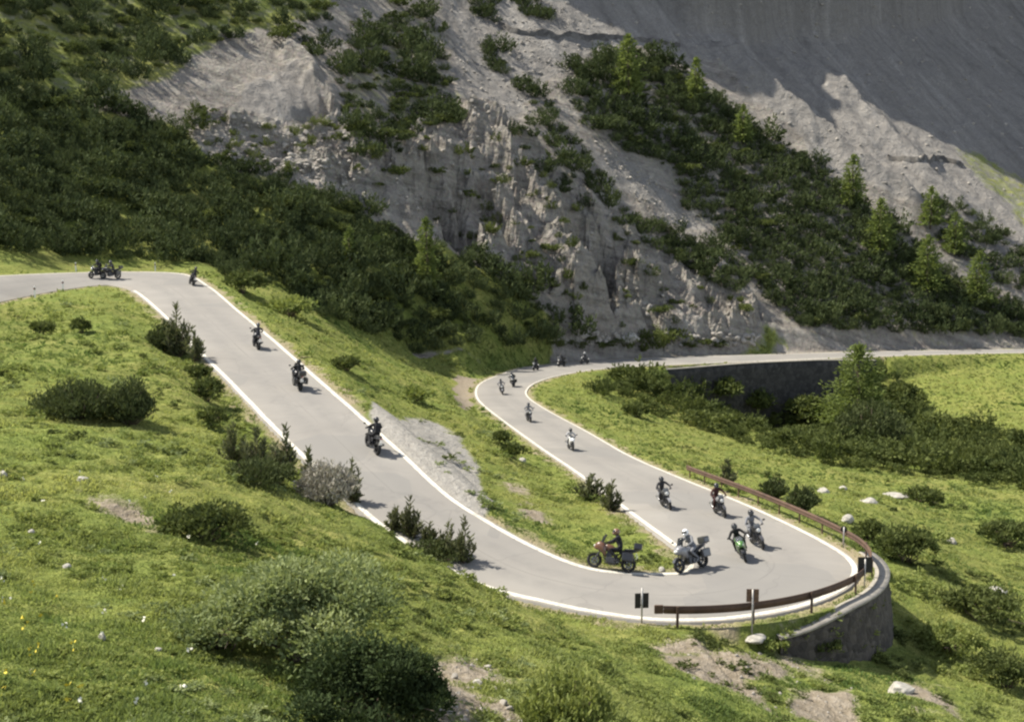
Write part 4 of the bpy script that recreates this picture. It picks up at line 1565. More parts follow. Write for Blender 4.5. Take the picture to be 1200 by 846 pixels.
CENTRE_LOW = [(760, 260), (830, 290), (880, 330), (860, 345), (800, 310)]
RIGHTUP = [(1080, 230), (1130, 245), (1200, 290), (1330, 340), (1330, 380), (1200, 345), (1110, 300)]
VALLEY = [(690, 456), (740, 446), (800, 438), (835, 440), (880, 470), (930, 470), (965, 455), (1010, 440), (1060, 455), (1082, 492), (1200, 515), (1330, 530), (1330, 585), (1200, 578), (1100, 562), (1000, 552),
          (900, 528), (800, 500), (720, 470)]
FOOTBELT = [(640, 406), (720, 398), (800, 404), (860, 405), (830, 412), (720, 414)]

n_all = 0
n_all += scrub('pine_scrub', 'dark mountain pine scrub covering the slope behind the upper road', [LEFTBAND], 3000, 4.3, M['pine'], 301, 0.48, -0.65)
n_all += scrub('pine_scrub', 'mixed green pine scrub over the top left slope', [TOPLEFT, TONGUE] + SMALLTOP, 420, 4.2, M['pine'], 302, 0.55, -0.42)
n_all += scrub('pine_scrub', 'dense dark pine scrub on the central rocky slope', [CENTRE, CENTRE_LOW], 3200, 4.4, M['pine'], 303, 0.42, -1.1)
n_all += scrub('pine_scrub', 'straggling pine scrub strip on the scree left of the central slope', [STRIP, RIGHTUP], 260, 4.0, M['pine'], 304, 0.6, -0.4)
LV = [leafy(1.0, 0.66, 11, 620, 0.075, np.random.default_rng(700 + k)) for k in range(6)]
n_all += scrub('valley_scrub', 'green and brown bushes filling the hollow below the far road', [VALLEY, FOOTBELT], 900, 3.6, M['alder'], 305, 0.6, -0.75, LV + PV[:3])
n_all += scrub('leafy_scrub', 'light green bushes scattered through the pine slopes', [LEFTBAND, TOPLEFT, CENTRE, TONGUE], 260, 3.0, M['alder'], 306, 0.9, -0.15, LV)
n_all += scrub('crag_scrub', 'small bushes clinging to the broken crag', [CRAG, RUBBLE], 260, 2.6, M['alder'], 307, 0.75, -0.2, LV + PV)
print('scrub plants', n_all)

# ------------------------------------------------------------------ grass, herbs, flowers
def stuff_grass():
    g = np.random.default_rng(808)
    N = 120000
    u = g.uniform(-60, 1260, N)
    v = 318 + (870 - 318) * g.random(N) ** 0.85
    x, y, z = casts(u, v)
    ex = sample(exc, x, y)
    gz = sample(grass, x, y)
    dz = sample(np.maximum(dirt, gravel), x, y)
    wz = sample(onwall.astype(float), x, y)
    m = (ex > 0.35) & ((wz < 0.1) | (ex < 0.6) | (ex > 1.75)) & (gz > 0.6) & (y < 235) & (v > 300) & (dz < 0.25 + 0.5 * g.random(N))
    x, y, z = x[m], y[m], z[m]
    n = len(x)
    clump = fbm(x, y, 1.6, 3, 3)
    B = 4
    px = (y / F)
    bx = np.repeat(x, B) + g.normal(0, 0.07, n * B)
    by = np.repeat(y, B) + g.normal(0, 0.07, n * B)
    bz = sample(ZR, bx, by) - 0.02
    hgt = np.repeat((0.045 + 0.11 * np.clip(clump + 0.2, 0, 1.2)) * (0.75 + 0.5 * g.random(n)) * np.clip(y / 60, 1, 2.2), B) * (0.7 + 0.6 * g.random(n * B))
    D = unit(np.stack([g.normal(0, 0.75, n * B), g.normal(0, 0.75, n * B), np.ones(n * B)], -1))
    U = unit(np.stack([g.normal(0, 1, n * B), g.normal(0, 1, n * B), np.zeros(n * B)], -1))
    wd = np.repeat(np.maximum(px * 2.2, 0.03), B)
    vv, ff = quads(np.stack([bx, by, bz], -1), D, U, hgt, wd)
    ti = np.clip(0.45 + 0.75 * fbm(x, y, 12, 3, 12) + 0.22 * fbm(x, y, 2.5, 2, 14) + 0.05 * g.normal(0, 1, n), 0, 1)
    o = link('grass', mesh_np('grass', vv, ff, [M['grass']], {'tint': np.repeat(np.repeat(ti, B), 4)}))
    tag(o, 'tufted yellow-green meadow grass', None, None, 'stuff')


def stuff_herbs():
    g = np.random.default_rng(909)
    HV = [leafy(1.0, 0.5, 5, 60, 0.16, np.random.default_rng(720 + k)) for k in range(6)]
    N = 9000
    u = g.uniform(-60, 1260, N)
    v = 340 + 530 * g.random(N) ** 0.7
    x, y, z = casts(u, v)
    ex = sample(exc, x, y)
    gz = sample(grass, x, y)
    dz = sample(np.maximum(dirt, gravel), x, y)
    nn = fbm(x, y, 5, 3, 71)
    m = (ex > 0.8) & (gz > 0.6) & (y < 130) & (dz < 0.4) & (nn > -0.05 + 0.22 * (u > 600))
    x, y, z = x[m][:3800], y[m][:3800], z[m][:3800]
    s = (0.35 + 0.55 * g.random(len(x)) ** 2) * np.clip(y / 45, 0.55, 1.6)
    V_, F_, T_ = merged(HV, x, y, z - 0.05, s, s * 0.7, g, 0.35 * g.random(len(x)))
    o = link('herb_cover', mesh_np('herb_cover', V_, F_, [M['herb']], {'tint': T_}))
    tag(o, 'low leafy herbs growing in patches through the meadow grass', None, None, 'stuff')
    mats = (('dark_weeds', M['alder'], 81, 'dark green weeds in low clumps over the meadow'), ('grey_weeds', M['willow'], 82, 'grey-green leafy weeds in the near meadow'))
    for nm, mat, sd_, lab in mats:
        u = g.uniform(-60, 1260, 5000)
        v = 345 + 520 * g.random(5000) ** 0.65
        x, y, z = casts(u, v)
        ex = sample(exc, x, y)
        gz = sample(grass, x, y)
        m = (ex > 0.9) & (gz > 0.6) & (y < 120) & (fbm(x, y, 6, 3, sd_) > (0.42 if sd_ == 81 else 0.30)) & ((sd_ == 81) | (u < 620))
        x, y, z = x[m], y[m], z[m]
        s = (0.3 + 0.6 * g.random(len(x)) ** 2) * np.clip(y / 45, 0.55, 1.6)
        V_, F_, T_ = merged(HV, x, y, z - 0.05, s, s * 0.7, g, 0.35 * g.random(len(x)))
        o = link(nm, mesh_np(nm, V_, F_, [mat], {'tint': T_}))
        tag(o, lab, None, None, 'stuff')
    # flower heads
    for nm, mat, n, poly in (('white_flowers', M['flower_w'], 30, [(0, 540), (260, 560), (330, 700), (200, 846), (0, 846)]),
                             ('yellow_flowers', M['flower_y'], 16, [(0, 690), (60, 680), (90, 760), (120, 846), (0, 846)])):
        uv = scatter_pixels(poly, n, g)
        x, y, z = casts(uv[:, 0], uv[:, 1])
        C = np.repeat(np.stack([x, y, z + 0.18 + 0.15 * g.random(n)], -1), 3, 0) + g.normal(0, 0.03, (n * 3, 3))
        D = unit(g.normal(0, 1, (n * 3, 3)) + np.array([0, 0, 0.6]))
        U = unit(np.cross(D, unit(g.normal(0, 1, D.shape))))
        vv, ff = quads(C, D, U, np.full(n * 3, 0.045), np.full(n * 3, 0.05))
        o = link(nm, mesh_np(nm, vv, ff, [mat]))
        tag(o, nm.replace('_', ' ') + ' dotted through the near meadow', None, None, 'stuff')


stuff_grass()
stuff_herbs()


# ------------------------------------------------------------------ rocks
def rock_mesh(name, g, mat, sub=3, ang=0.85, lo=0.62, hi=0.25):
    bm = bmesh.new()
    bmesh.ops.create_icosphere(bm, subdivisions=sub, radius=1.0)
    o = Vector(g.normal(0, 5, 3))
    from mathutils import noise as mn
    planes = [(Vector(unit(g.normal(0, 1, 3))), lo + hi * g.random()) for k in range(7 if sub > 2 else 12)]
    for v in bm.verts:
        p = v.co.copy()
        for n_, d_ in planes:
            k = p.dot(n_) - d_
            if k > 0:
                p -= n_ * k * ang
        p *= 1 + 0.16 * mn.noise(p * 1.7 + o) + 0.07 * mn.noise(p * 4.5 + o)
        v.co = p
    me = bpy.data.meshes.new(name)
    bm.to_mesh(me)
    bm.free()
    me.materials.append(mat)
    return me


BR = [rock_mesh('boulder', np.random.default_rng(40 + k), M['boulder']) for k in range(5)]
BO = [
    (1055, 812, 30, 20, 'big pale boulder in the lower right grass'),
    (965, 577, 16, 9, 'pale boulder just above the rusty rail of the lower road'),
    (1018, 589, 18, 9, 'flat pale boulder at the top of the right meadow'),
    (993, 610, 15, 11, 'white boulder midway along the rusty rail'),
    (1115, 635, 13, 8, 'small white boulder alone in the open right meadow'),
    (1168, 695, 24, 12, 'pale boulder above the wide low bush at right'),
    (988, 573, 10, 6, 'small pale stone between the two upper meadow boulders'),
    (1048, 581, 26, 5, 'long flat pale stone at the far edge of the right meadow'),
    (885, 748, 26, 8, 'flat pale stone at the foot of the brown square sign'),
    (1000, 748, 16, 12, 'grey stone lying against the hairpin wall'),
    (96, 563, 14, 8, 'pale stone at the upper end of the bare track in the left meadow'),
    (3, 557, 12, 9, 'white stone at the left border of the meadow'),
    (36, 624, 9, 6, 'small white stone in the meadow nearest the left border'),
    (78, 665, 11, 7, 'white stone midway down the left meadow'),
    (120, 748, 9, 10, 'upright white stone in the lower left foreground'),
    (185, 762, 9, 6, 'small white stone left of the grey-green willow'),
    (612, 540, 9, 6, 'small white stone by the bush on the lower road edge'),
    (735, 398, 24, 12, 'rounded pale boulder at the foot of the crag by the far bend'),
    (775, 668, 9, 6, 'small pale stone at the tip of the grass island'),
    (560, 800, 12, 7, 'pale stone on the stony patch near the bottom edge'),
]
for k, (u, v, wp, hp, lab) in enumerate(BO):
    x, y, z = cast(u, v)
    s = F / (y * CP - z * SP)
    o = link('boulder', BR[k % 5])
    o.location = (x, y, z + 0.06 * hp / s)
    o.scale = (wp / s * 0.58, wp / s * 0.5, hp / s * 0.62)
    o.rotation_euler = (0, 0, k * 1.3)
    tag(o, lab, 'boulder')


def stuff_stones():
    g = np.random.default_rng(55)
    var = []
    for k in range(6):
        me = rock_mesh('tmp', np.random.default_rng(80 + k), M['stone'], 2, 1.0, 0.36, 0.35)
        v = np.array([p.co[:] for p in me.vertices])
        f = np.array([p.vertices[:] for p in me.polygons])
        bpy.data.meshes.remove(me)
        var.append((v, f, np.zeros(len(v))))
    polys = [(SCREE[0], 2600, 0.42), (CRAG, 260, 0.36), (RUBBLE, 520, 0.34), (SCREE[1], 200, 0.35), ([(510, 0), (740, 20), (700, 120), (560, 140)], 700, 0.3),
             (DIRT[1], 110, 0.08), (DIRT[0], 70, 0.08), ([(680, 390), (900, 392), (880, 405), (690, 405)], 250, 0.5)]
    X, Y, Zz, S = [], [], [], []
    for poly, n, sz in polys:
        uv = scatter_pixels(poly, n, g)
        x, y, z = casts(uv[:, 0], uv[:, 1])
        X.append(x)
        Y.append(y)
        Zz.append(z)
        S.append(sz * (0.4 + 1.6 * g.random(n) ** 3))
    X, Y, Zz, S = map(np.concatenate, (X, Y, Zz, S))
    ok = sample(exc, X, Y) > 0.8
    X, Y, Zz, S = X[ok], Y[ok], Zz[ok], S[ok]
    V_, F_, T_ = merged(var, X, Y, Zz, S, S * 0.75, g, np.zeros(len(X)))
    o = link('scree_stones', mesh_np('scree_stones', V_, F_, [M['stone']]))
    tag(o, 'grey broken stones strewn over crag and scree', None, None, 'stuff')


stuff_stones()


# ------------------------------------------------------------------ dark masonry bands high on the scree
def slope_wall(label, pix, hgt, thick):
    us = np.interp(np.linspace(0, 1, 60), np.linspace(0, 1, len(pix)), [p[0] for p in pix])
    vs = np.interp(np.linspace(0, 1, 60), np.linspace(0, 1, len(pix)), [p[1] for p in pix])
    x, y, z = casts(us, vs)
    ker = np.ones(7) / 7
    y = np.convolve(np.pad(y, 3, 'edge'), ker, 'valid')
    x = np.convolve(np.pad(x, 3, 'edge'), ker, 'valid')
    z = sample(ZR, x, y)
    P = np.stack([x, y, z], -1)
    secs = [(0, -1.0), (0.05, hgt), (thick, hgt), (thick, -1.0)]
    root = thing('slope_wall', label, 'wall', tuple(P[30]))
    rows = []
    for k, (o_, h_) in enumerate(secs):
        q = P.copy()
        q[:, 1] += o_
        q[:, 2] += h_ * (1 + 0.35 * fbm(P[:, 0], P[:, 1], 4.0, 3, 3)) + 0.15 * fbm(P[:, 0], P[:, 1], 1.2, 2, k)
        rows.append(q)
    VV = np.concatenate(rows) - np.array(root.location)
    ix = np.arange(4 * 60).reshape(4, 60)
    FF = np.stack([ix[:-1, :-1], ix[1:, :-1], ix[1:, 1:], ix[:-1, 1:]], -1).reshape(-1, 4)
    link('stonework', mesh_np('stonework', VV, FF, [M['wall_slope']]), root)


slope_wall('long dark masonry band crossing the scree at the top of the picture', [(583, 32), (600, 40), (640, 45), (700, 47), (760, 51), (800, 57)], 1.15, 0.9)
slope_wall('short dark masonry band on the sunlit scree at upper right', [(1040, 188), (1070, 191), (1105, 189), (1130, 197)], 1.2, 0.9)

# ------------------------------------------------------------------ motorcycles and riders
M['tyre'] = simple('tyre_rubber', (0.018, 0.018, 0.018), 0.85)
M['rim'] = simple('dark_rim', (0.05, 0.05, 0.052), 0.4, 0.8)
M['engine'] = simple('engine_metal', (0.075, 0.075, 0.078), 0.45, 0.7, 0.3, 20)
M['chrome'] = simple('bright_steel', (0.25, 0.25, 0.25), 0.35, 0.9)
M['seat'] = simple('seat_vinyl', (0.02, 0.02, 0.021), 0.6)
M['glass'] = simple('headlamp_lens', (0.70, 0.70, 0.66), 0.12, 0.0)
M['screen'] = simple('smoked_screen', (0.06, 0.065, 0.07), 0.1, 0.0, 0.1, 6, 0.6)
M['tail'] = simple('red_tail_lens', (0.35, 0.02, 0.015), 0.25)


def paint(name, col):
    if name not in M:
        M[name] = simple(name, col, 0.3, 0.0, 0.06, 5, 0.5, 0.5)
    return M[name]


def cloth(name, col):
    if name not in M:
        M[name] = simple(name, col, 0.75, 0.0, 0.2, 14, 0.25)
    return M[name]


_BIKE = {}


def shared(key, fn):
    if key not in _BIKE:
        _BIKE[key] = fn()
    return _BIKE[key]


def copy_mat(me, mat):
    k = (me.name, mat.name)
    if k not in _BIKE:
        c = me.copy()
        c.materials.clear()
        c.materials.append(mat)
        _BIKE[k] = c
    return _BIKE[k]


def wheel_meshes(r, w):
    tyre = MB().lathe_x([(r - 0.10, -w * 0.42), (r - 0.05, -w * 0.5), (r - 0.012, -w * 0.34), (r, 0), (r - 0.012, w * 0.34), (r - 0.05, w * 0.5), (r - 0.10, w * 0.42)], (0, 0, 0), 28).mesh('tyre', M['tyre'], True)
    mb = MB()
    mb.lathe_x([(r - 0.13, -0.045), (r - 0.095, -0.05), (r - 0.095, 0.05), (r - 0.13, 0.045)], (0, 0, 0), 28)
    mb.lathe_x([(0.001, -0.07), (0.045, -0.07), (0.045, 0.07), (0.001, 0.07)], (0, 0, 0), 12)
    for k in range(5):
        t = 2 * math.pi * k / 5
        mb.tube([(0, 0.03 * math.cos(t), 0.03 * math.sin(t)), (0, (r - 0.11) * math.cos(t + 0.12), (r - 0.11) * math.sin(t + 0.12))], 0.018, 6)
    hub = mb.mesh('wheel', M['rim'])
    disc = MB().lathe_x([(0.07, -0.004), (0.145, -0.004), (0.145, 0.004), (0.07, 0.004)], (0.062, 0, 0), 24).mesh('brake_disc', M['chrome'])
    return tyre, hub, disc


def make_bike(root, style, body, accent):
    """a motorcycle heading along local +y, wheels on z = 0"""
    def wheel(y, w):
        tyre, hub, disc = shared(('wheel', w), lambda: wheel_meshes(0.315, w))
        o = link('wheel', hub, root)
        o.location = (0, y, 0.315)
        link('tyre', tyre, o)
        link('brake_disc', disc, o)
    wheel(0.74, 0.12)
    wheel(-0.68, 0.18)

    def engine():
        mb = MB()
        mb.box((0, 0.04, 0.40), (0.34, 0.44, 0.28), None, 0.05)
        mb.box((0, 0.16, 0.60), (0.30, 0.24, 0.22), Euler((0.35, 0, 0)), 0.03)
        for s in (-1, 1):
            mb.lathe_x([(0.001, -0.03), (0.11, -0.03), (0.09, 0.03), (0.001, 0.03)], (s * 0.19, -0.02, 0.38), 16)
        for k in range(4):
            mb.box((0, 0.16 - 0.02 * k, 0.53 + 0.045 * k), (0.33, 0.27, 0.012), Euler((0.35, 0, 0)))
        return mb.mesh('engine', M['engine'])
    link('engine', shared('engine', engine), root)

    def frame():
        mb = MB()
        for s in (-1, 1):
            mb.tube([(s * 0.06, 0.50, 0.90), (s * 0.17, 0.22, 0.74), (s * 0.17, -0.15, 0.62), (s * 0.14, -0.26, 0.36)], 0.03, 8)
            mb.tube([(s * 0.14, -0.15, 0.66), (s * 0.11, -0.55, 0.80), (s * 0.07, -0.80, 0.86)], 0.018, 6)
            mb.tube([(s * 0.06, 0.50, 0.86), (s * 0.14, 0.34, 0.45), (s * 0.15, 0.10, 0.26)], 0.022, 6)
        return mb.mesh('frame', M['rim'])
    link('frame', shared('frame', frame), root)

    def swing():
        mb = MB()
        for s in (-1, 1):
            mb.tube([(s * 0.13, -0.22, 0.40), (s * 0.12, -0.68, 0.315)], [0.032, 0.026], 8)
        mb.tube([(0, -0.28, 0.45), (0, -0.36, 0.72)], 0.035, 8)
        return mb.mesh('swingarm', M['rim'])
    link('swingarm', shared('swing', swing), root)

    def fork():
        mb = MB()
        for s in (-1, 1):
            mb.tube([(s * 0.105, 0.74, 0.30), (s * 0.105, 0.63, 0.56)], 0.032, 8)
            mb.tube([(s * 0.105, 0.63, 0.56), (s * 0.105, 0.46, 0.98)], 0.023, 8)
        mb.box((0, 0.475, 0.95), (0.27, 0.06, 0.035), None, 0.008)
        mb.box((0, 0.545, 0.78), (0.27, 0.06, 0.035), None, 0.008)
        return mb.mesh('fork', M['engine'])
    link('fork', shared('fork', fork), root)

    wide = 0.36 if style != 'sport' else 0.30
    bz = 1.04 if style != 'sport' else 0.92

    def bars():
        mb = MB()
        mb.tube([(-wide, 0.34, bz), (-0.18, 0.42, bz), (-0.06, 0.46, bz - 0.03), (0.06, 0.46, bz - 0.03), (0.18, 0.42, bz), (wide, 0.34, bz)], 0.014, 8)
        for s in (-1, 1):
            mb.tube([(s * (wide - 0.12), 0.40, bz + 0.0), (s * (wide + 0.02), 0.335, bz)], 0.021, 8)
            mb.tube([(s * (wide - 0.16), 0.44, bz), (s * (wide - 0.01), 0.41, bz - 0.01)], 0.006, 5)
        return mb.mesh('handlebar', M['plastic_b'])
    link('handlebar', shared(('bars', style == 'sport'), bars), root)

    for s in (-1, 1):
        def mirror(s=s):
            mb = MB()
            mb.tube([(s * 0.24, 0.44, bz + 0.02), (s * 0.36, 0.47, bz + 0.20)], 0.007, 6)
            mb.ball((s * 0.40, 0.46, bz + 0.22), 0.06, (1.2, 0.4, 0.75), 10)
            return mb.mesh('mirror', M['plastic_b'])
        link('mirror', shared(('mirror', s, bz), mirror), root)

    tank = shared('tank', lambda: MB().loft([(-0.12, 0.80, 0.10, 0.06), (-0.06, 0.84, 0.14, 0.11), (0.10, 0.88, 0.18, 0.15), (0.26, 0.90, 0.19, 0.15), (0.38, 0.89, 0.14, 0.12), (0.43, 0.88, 0.07, 0.06)], 16).mesh('fuel_tank', M['plastic_b'], True))
    link('fuel_tank', copy_mat(tank, body), root)
    seat = shared('seat', lambda: MB().loft([(-0.86, 0.93, 0.07, 0.025), (-0.78, 0.93, 0.12, 0.04), (-0.50, 0.90, 0.13, 0.05), (-0.42, 0.84, 0.13, 0.045), (-0.20, 0.80, 0.13, 0.045), (-0.08, 0.81, 0.09, 0.04)], 14).mesh('seat', M['seat'], True))
    link('seat', seat, root)
    tail = shared('tail', lambda: MB().loft([(-0.98, 0.90, 0.04, 0.02), (-0.90, 0.88, 0.08, 0.04), (-0.55, 0.80, 0.12, 0.06), (-0.25, 0.72, 0.13, 0.06)], 12).mesh('tail_unit', M['plastic_b'], True))
    t = link('tail_unit', copy_mat(tail, accent), root)
    link('tail_light', shared('tl', lambda: MB().box((0, -0.985, 0.885), (0.10, 0.02, 0.04), None, 0.006).mesh('tail_light', M['tail'])), t)
    link('number_plate', shared('np', lambda: MB().box((0, -1.0, 0.66), (0.18, 0.012, 0.16), Euler((0.3, 0, 0))).box((0, -0.95, 0.76), (0.05, 0.03, 0.14)).mesh('number_plate', M['plastic_w'])), t)

    def guard_r():
        mb = MB()
        return mb.prism([(0.31 * 0 + 0.68 + 0.36 * math.cos(a) * -1 * -1 - 1.36, 0.315 + 0.36 * math.sin(a)) for a in np.linspace(0.9, 2.6, 9)] +
                        [(-0.68 + 0.345 * math.cos(a), 0.315 + 0.345 * math.sin(a)) for a in np.linspace(2.6, 0.9, 9)], -0.08, 0.08).mesh('mudguard', M['plastic_b'])
    link('mudguard', shared('mgr', guard_r), root)

    def guard_f():
        return MB().prism([(0.74 + 0.355 * math.cos(a), 0.315 + 0.355 * math.sin(a)) for a in np.linspace(0.5, 2.5, 11)] +
                          [(0.74 + 0.34 * math.cos(a), 0.315 + 0.34 * math.sin(a)) for a in np.linspace(2.5, 0.5, 11)], -0.07, 0.07).mesh('mudguard', M['plastic_b'])
    link('mudguard', copy_mat(shared('mgf', guard_f), accent), root)

    def exhaust():
        mb = MB()
        mb.tube([(0.10, 0.28, 0.52), (0.13, 0.33, 0.30), (0.15, 0.05, 0.22), (0.17, -0.25, 0.30)], 0.024, 8)
        mb.tube([(0.18, -0.30, 0.34), (0.20, -0.42, 0.40), (0.21, -0.86, 0.56), (0.21, -0.90, 0.575)], [0.03, 0.055, 0.058, 0.045], 12)
        return mb.mesh('exhaust', M['chrome'], True)
    link('exhaust', shared('exhaust', exhaust), root)

    for s in (-1, 1):
        def peg(s=s):
            mb = MB()
            mb.tube([(s * 0.16, -0.20, 0.36), (s * 0.27, -0.20, 0.36)], 0.014, 6)
            mb.box((s * 0.158, -0.22, 0.40), (0.012, 0.10, 0.14))
            return mb.mesh('footrest', M['chrome'])
        link('footrest', shared(('peg', s), peg), root)

    # nose
    if style == 'sport':
        f = shared('fair_s', lambda: MB().loft([(0.20, 0.52, 0.17, 0.24), (0.40, 0.64, 0.21, 0.30), (0.60, 0.78, 0.20, 0.22), (0.78, 0.82, 0.15, 0.14), (0.92, 0.79, 0.08, 0.07), (0.95, 0.78, 0.04, 0.04)], 16, 2.4).mesh('fairing', M['plastic_b'], True))
        fo = link('fairing', copy_mat(f, body), root)
        link('windscreen', shared('ws_s', lambda: MB().loft([(0.42, 1.08, 0.14, 0.02), (0.55, 1.03, 0.15, 0.03), (0.72, 0.95, 0.13, 0.03), (0.80, 0.90, 0.09, 0.02)], 12).mesh('windscreen', M['screen'], True)), fo)
        for s in (-1, 1):
            link('headlight', shared(('hl_s', s), lambda s=s: MB().ball((s * 0.075, 0.875, 0.80), 0.05, (1.1, 0.6, 0.55), 10).mesh('headlight', M['glass'], True)), fo)
    elif style == 'tour':
        f = shared('fair_t', lambda: MB().loft([(0.30, 0.74, 0.22, 0.24), (0.45, 0.86, 0.25, 0.24), (0.60, 0.92, 0.23, 0.20), (0.74, 0.90, 0.16, 0.14), (0.82, 0.86, 0.08, 0.07)], 16, 2.8).mesh('fairing', M['plastic_b'], True))
        fo = link('fairing', copy_mat(f, body), root)

        def ws():
            mb = MB()
            n = 9
            rows = []
            for k in range(4):
                t = k / 3
                rows.append([mb.bm.verts.new((0.20 * (1 - 0.25 * t) * math.sin(a), 0.46 - 0.16 * t + 0.14 * math.cos(a), 1.06 + 0.36 * t)) for a in np.linspace(-1.25, 1.25, n)])
            for r0, r1 in zip(rows[:-1], rows[1:]):
                for j in range(n - 1):
                    mb.bm.faces.new((r0[j], r0[j + 1], r1[j + 1], r1[j]))
            bmesh.ops.solidify(mb.bm, geom=mb.bm.faces[:], thickness=0.006)
            return mb.mesh('windscreen', M['screen'], True)
        link('windscreen', shared('ws_t', ws), fo)
        link('headlight', shared('hl_t', lambda: MB().ball((0, 0.80, 0.90), 0.09, (1.3, 0.5, 0.7), 12).mesh('headlight', M['glass'], True)), fo)
        for s in (-1, 1):
            link('pannier', copy_mat(shared(('pan', s), lambda s=s: MB().box((s * 0.32, -0.62, 0.60), (0.20, 0.46, 0.36), None, 0.05).box((s * 0.2, -0.62, 0.66), (0.1, 0.2, 0.03)).mesh('pannier', M['plastic_b'])), accent), root)
        link('top_case', copy_mat(shared('topc', lambda: MB().box((0, -0.98, 1.10), (0.42, 0.34, 0.28), None, 0.06).box((0, -0.92, 0.95), (0.22, 0.3, 0.04)).mesh('top_case', M['plastic_b'])), accent), root)
    else:
        f = shared('fair_n', lambda: MB().loft([(0.52, 0.88, 0.11, 0.13), (0.62, 0.90, 0.13, 0.14), (0.68, 0.89, 0.09, 0.10)], 14).mesh('headlight_shell', M['plastic_b'], True))
        fo = link('headlight_shell', copy_mat(f, accent), root)
        link('headlight', shared('hl_n', lambda: MB().ball((0, 0.675, 0.89), 0.095, (1, 0.4, 1), 14).mesh('headlight', M['glass'], True)), fo)
        link('windscreen', shared('ws_n', lambda: MB().loft([(0.50, 1.16, 0.13, 0.01), (0.58, 1.08, 0.14, 0.012), (0.66, 1.0, 0.12, 0.012)], 10).mesh('windscreen', M['screen'], True)), fo)
        for s in (-1, 1):
            link('side_panel', copy_mat(shared(('sp', s), lambda s=s: MB().prism([(-0.32, 0.74), (-0.05, 0.74), (0.02, 0.62), (-0.10, 0.50), (-0.30, 0.58)], s * 0.175 - 0.012, s * 0.175 + 0.012).mesh('side_panel', M['plastic_b'])), accent), root)


def rider_body(style):
    """one continuous body in the riding pose, from a skinned skeleton"""
    sport = style == 'sport'
    hx, hy, hz = (0.27, 0.355, 0.935) if sport else (0.33, 0.335, 1.055)
    lean = 0.16 if sport else 0.0
    J = {
        'pelvis': (0, -0.30, 0.93, .135), 'waist': (0, -0.25 + lean * .3, 1.06, .125), 'chest': (0, -0.15 + lean * .7, 1.23 - lean * .25, .150), 'upper': (0, -0.10 + lean, 1.37 - lean * .5, .115),
        'neck': (0, -0.06 + lean * 1.1, 1.45 - lean * .5, .062), 'head': (0, -0.02 + lean * 1.25, 1.54 - lean * .5, .085), 'crown': (0, -0.01 + lean * 1.25, 1.62 - lean * .5, .08),
    }
    E = [('pelvis', 'waist'), ('waist', 'chest'), ('chest', 'upper'), ('upper', 'neck'), ('neck', 'head'), ('head', 'crown')]
    for s, n in ((-1, 'l'), (1, 'r')):
        J['sh' + n] = (s * .19, -0.10 + lean, 1.36 - lean * .5, .072)
        J['el' + n] = (s * .37, 0.08 + lean * .6, 1.16 - lean * .6, .052)
        J['wr' + n] = (s * (hx + .01), hy - .09, hz + .045, .036)
        J['pa' + n] = (s * hx, hy - .02, hz + .028, .036)
        J['hip' + n] = (s * .11, -0.26, 0.90, .105)
        J['kn' + n] = (s * .235, 0.14, 0.80, .070)
        J['an' + n] = (s * .225, -0.24, 0.46, .046)
        J['ft' + n] = (s * .235, -0.20, 0.405, .045)
        J['to' + n] = (s * .245, -0.06, 0.385, .036)
        E += [('upper', 'sh' + n), ('sh' + n, 'el' + n), ('el' + n, 'wr' + n), ('wr' + n, 'pa' + n), ('pelvis', 'hip' + n), ('hip' + n, 'kn' + n), ('kn' + n, 'an' + n), ('an' + n, 'ft' + n), ('ft' + n, 'to' + n)]
    names = list(J)
    me = bpy.data.meshes.new('person')
    me.from_pydata([J[k][:3] for k in names], [(names.index(a), names.index(b)) for a, b in E], [])
    o = bpy.data.objects.new('person_tmp', me)
    COL.objects.link(o)
    o.modifiers.new('skin', 'SKIN')
    sub = o.modifiers.new('sub', 'SUBSURF')
    sub.levels = sub.render_levels = 2
    for i, k in enumerate(names):
        sv = me.skin_vertices[0].data[i]
        sv.radius = (J[k][3], J[k][3])
        sv.use_root = (k == 'pelvis')
    dg = bpy.context.evaluated_depsgraph_get()
    dg.update()
    out = bpy.data.meshes.new_from_object(o.evaluated_get(dg))
    bpy.data.objects.remove(o)
    bm = bmesh.new()
    bm.from_mesh(out)
    # gloved fingers closed round the grips, thumb under
    h = MB()
    h.bm.free()
    h.bm = bm
    for s in (-1, 1):
        for k, ln in enumerate((0.9, 1.0, 0.95, 0.8)):
            x = s * (hx + 0.035 - 0.023 * k)
            h.tube([(x, hy - .01, hz + .04), (x, hy + .022 * ln, hz + .034), (x, hy + .034 * ln, hz + .004), (x, hy + .014, hz - .026 * ln)], [.0115, .011, .010, .008], 6)
        h.tube([(s * (hx - .035), hy - .04, hz + .02), (s * (hx - .055), hy - .015, hz - .01), (s * (hx - .05), hy + .012, hz - .026)], [.013, .011, .009], 6)
    bmesh.ops.recalc_face_normals(bm, faces=bm.faces[:])
    bm.to_mesh(out)
    bm.free()
    # which cloth: 0 jacket, 1 trousers, 2 boots and gloves
    for p in out.polygons:
        c = p.center
        i = 0
        if c.z < 0.97 and abs(c.x) < 0.34 and not (c.y > 0.18 and c.z > 0.86):
            i = 1
        if c.z < 0.52:
            i = 2
        if c.y > hy - .10 and c.z > hz - 0.05 and abs(c.x) > 0.18:
            i = 2
        p.material_index = i
        p.use_smooth = True
    return out, Vector((0, -0.005 + lean * 1.25, 1.585 - lean * .5))


_BODY = {}


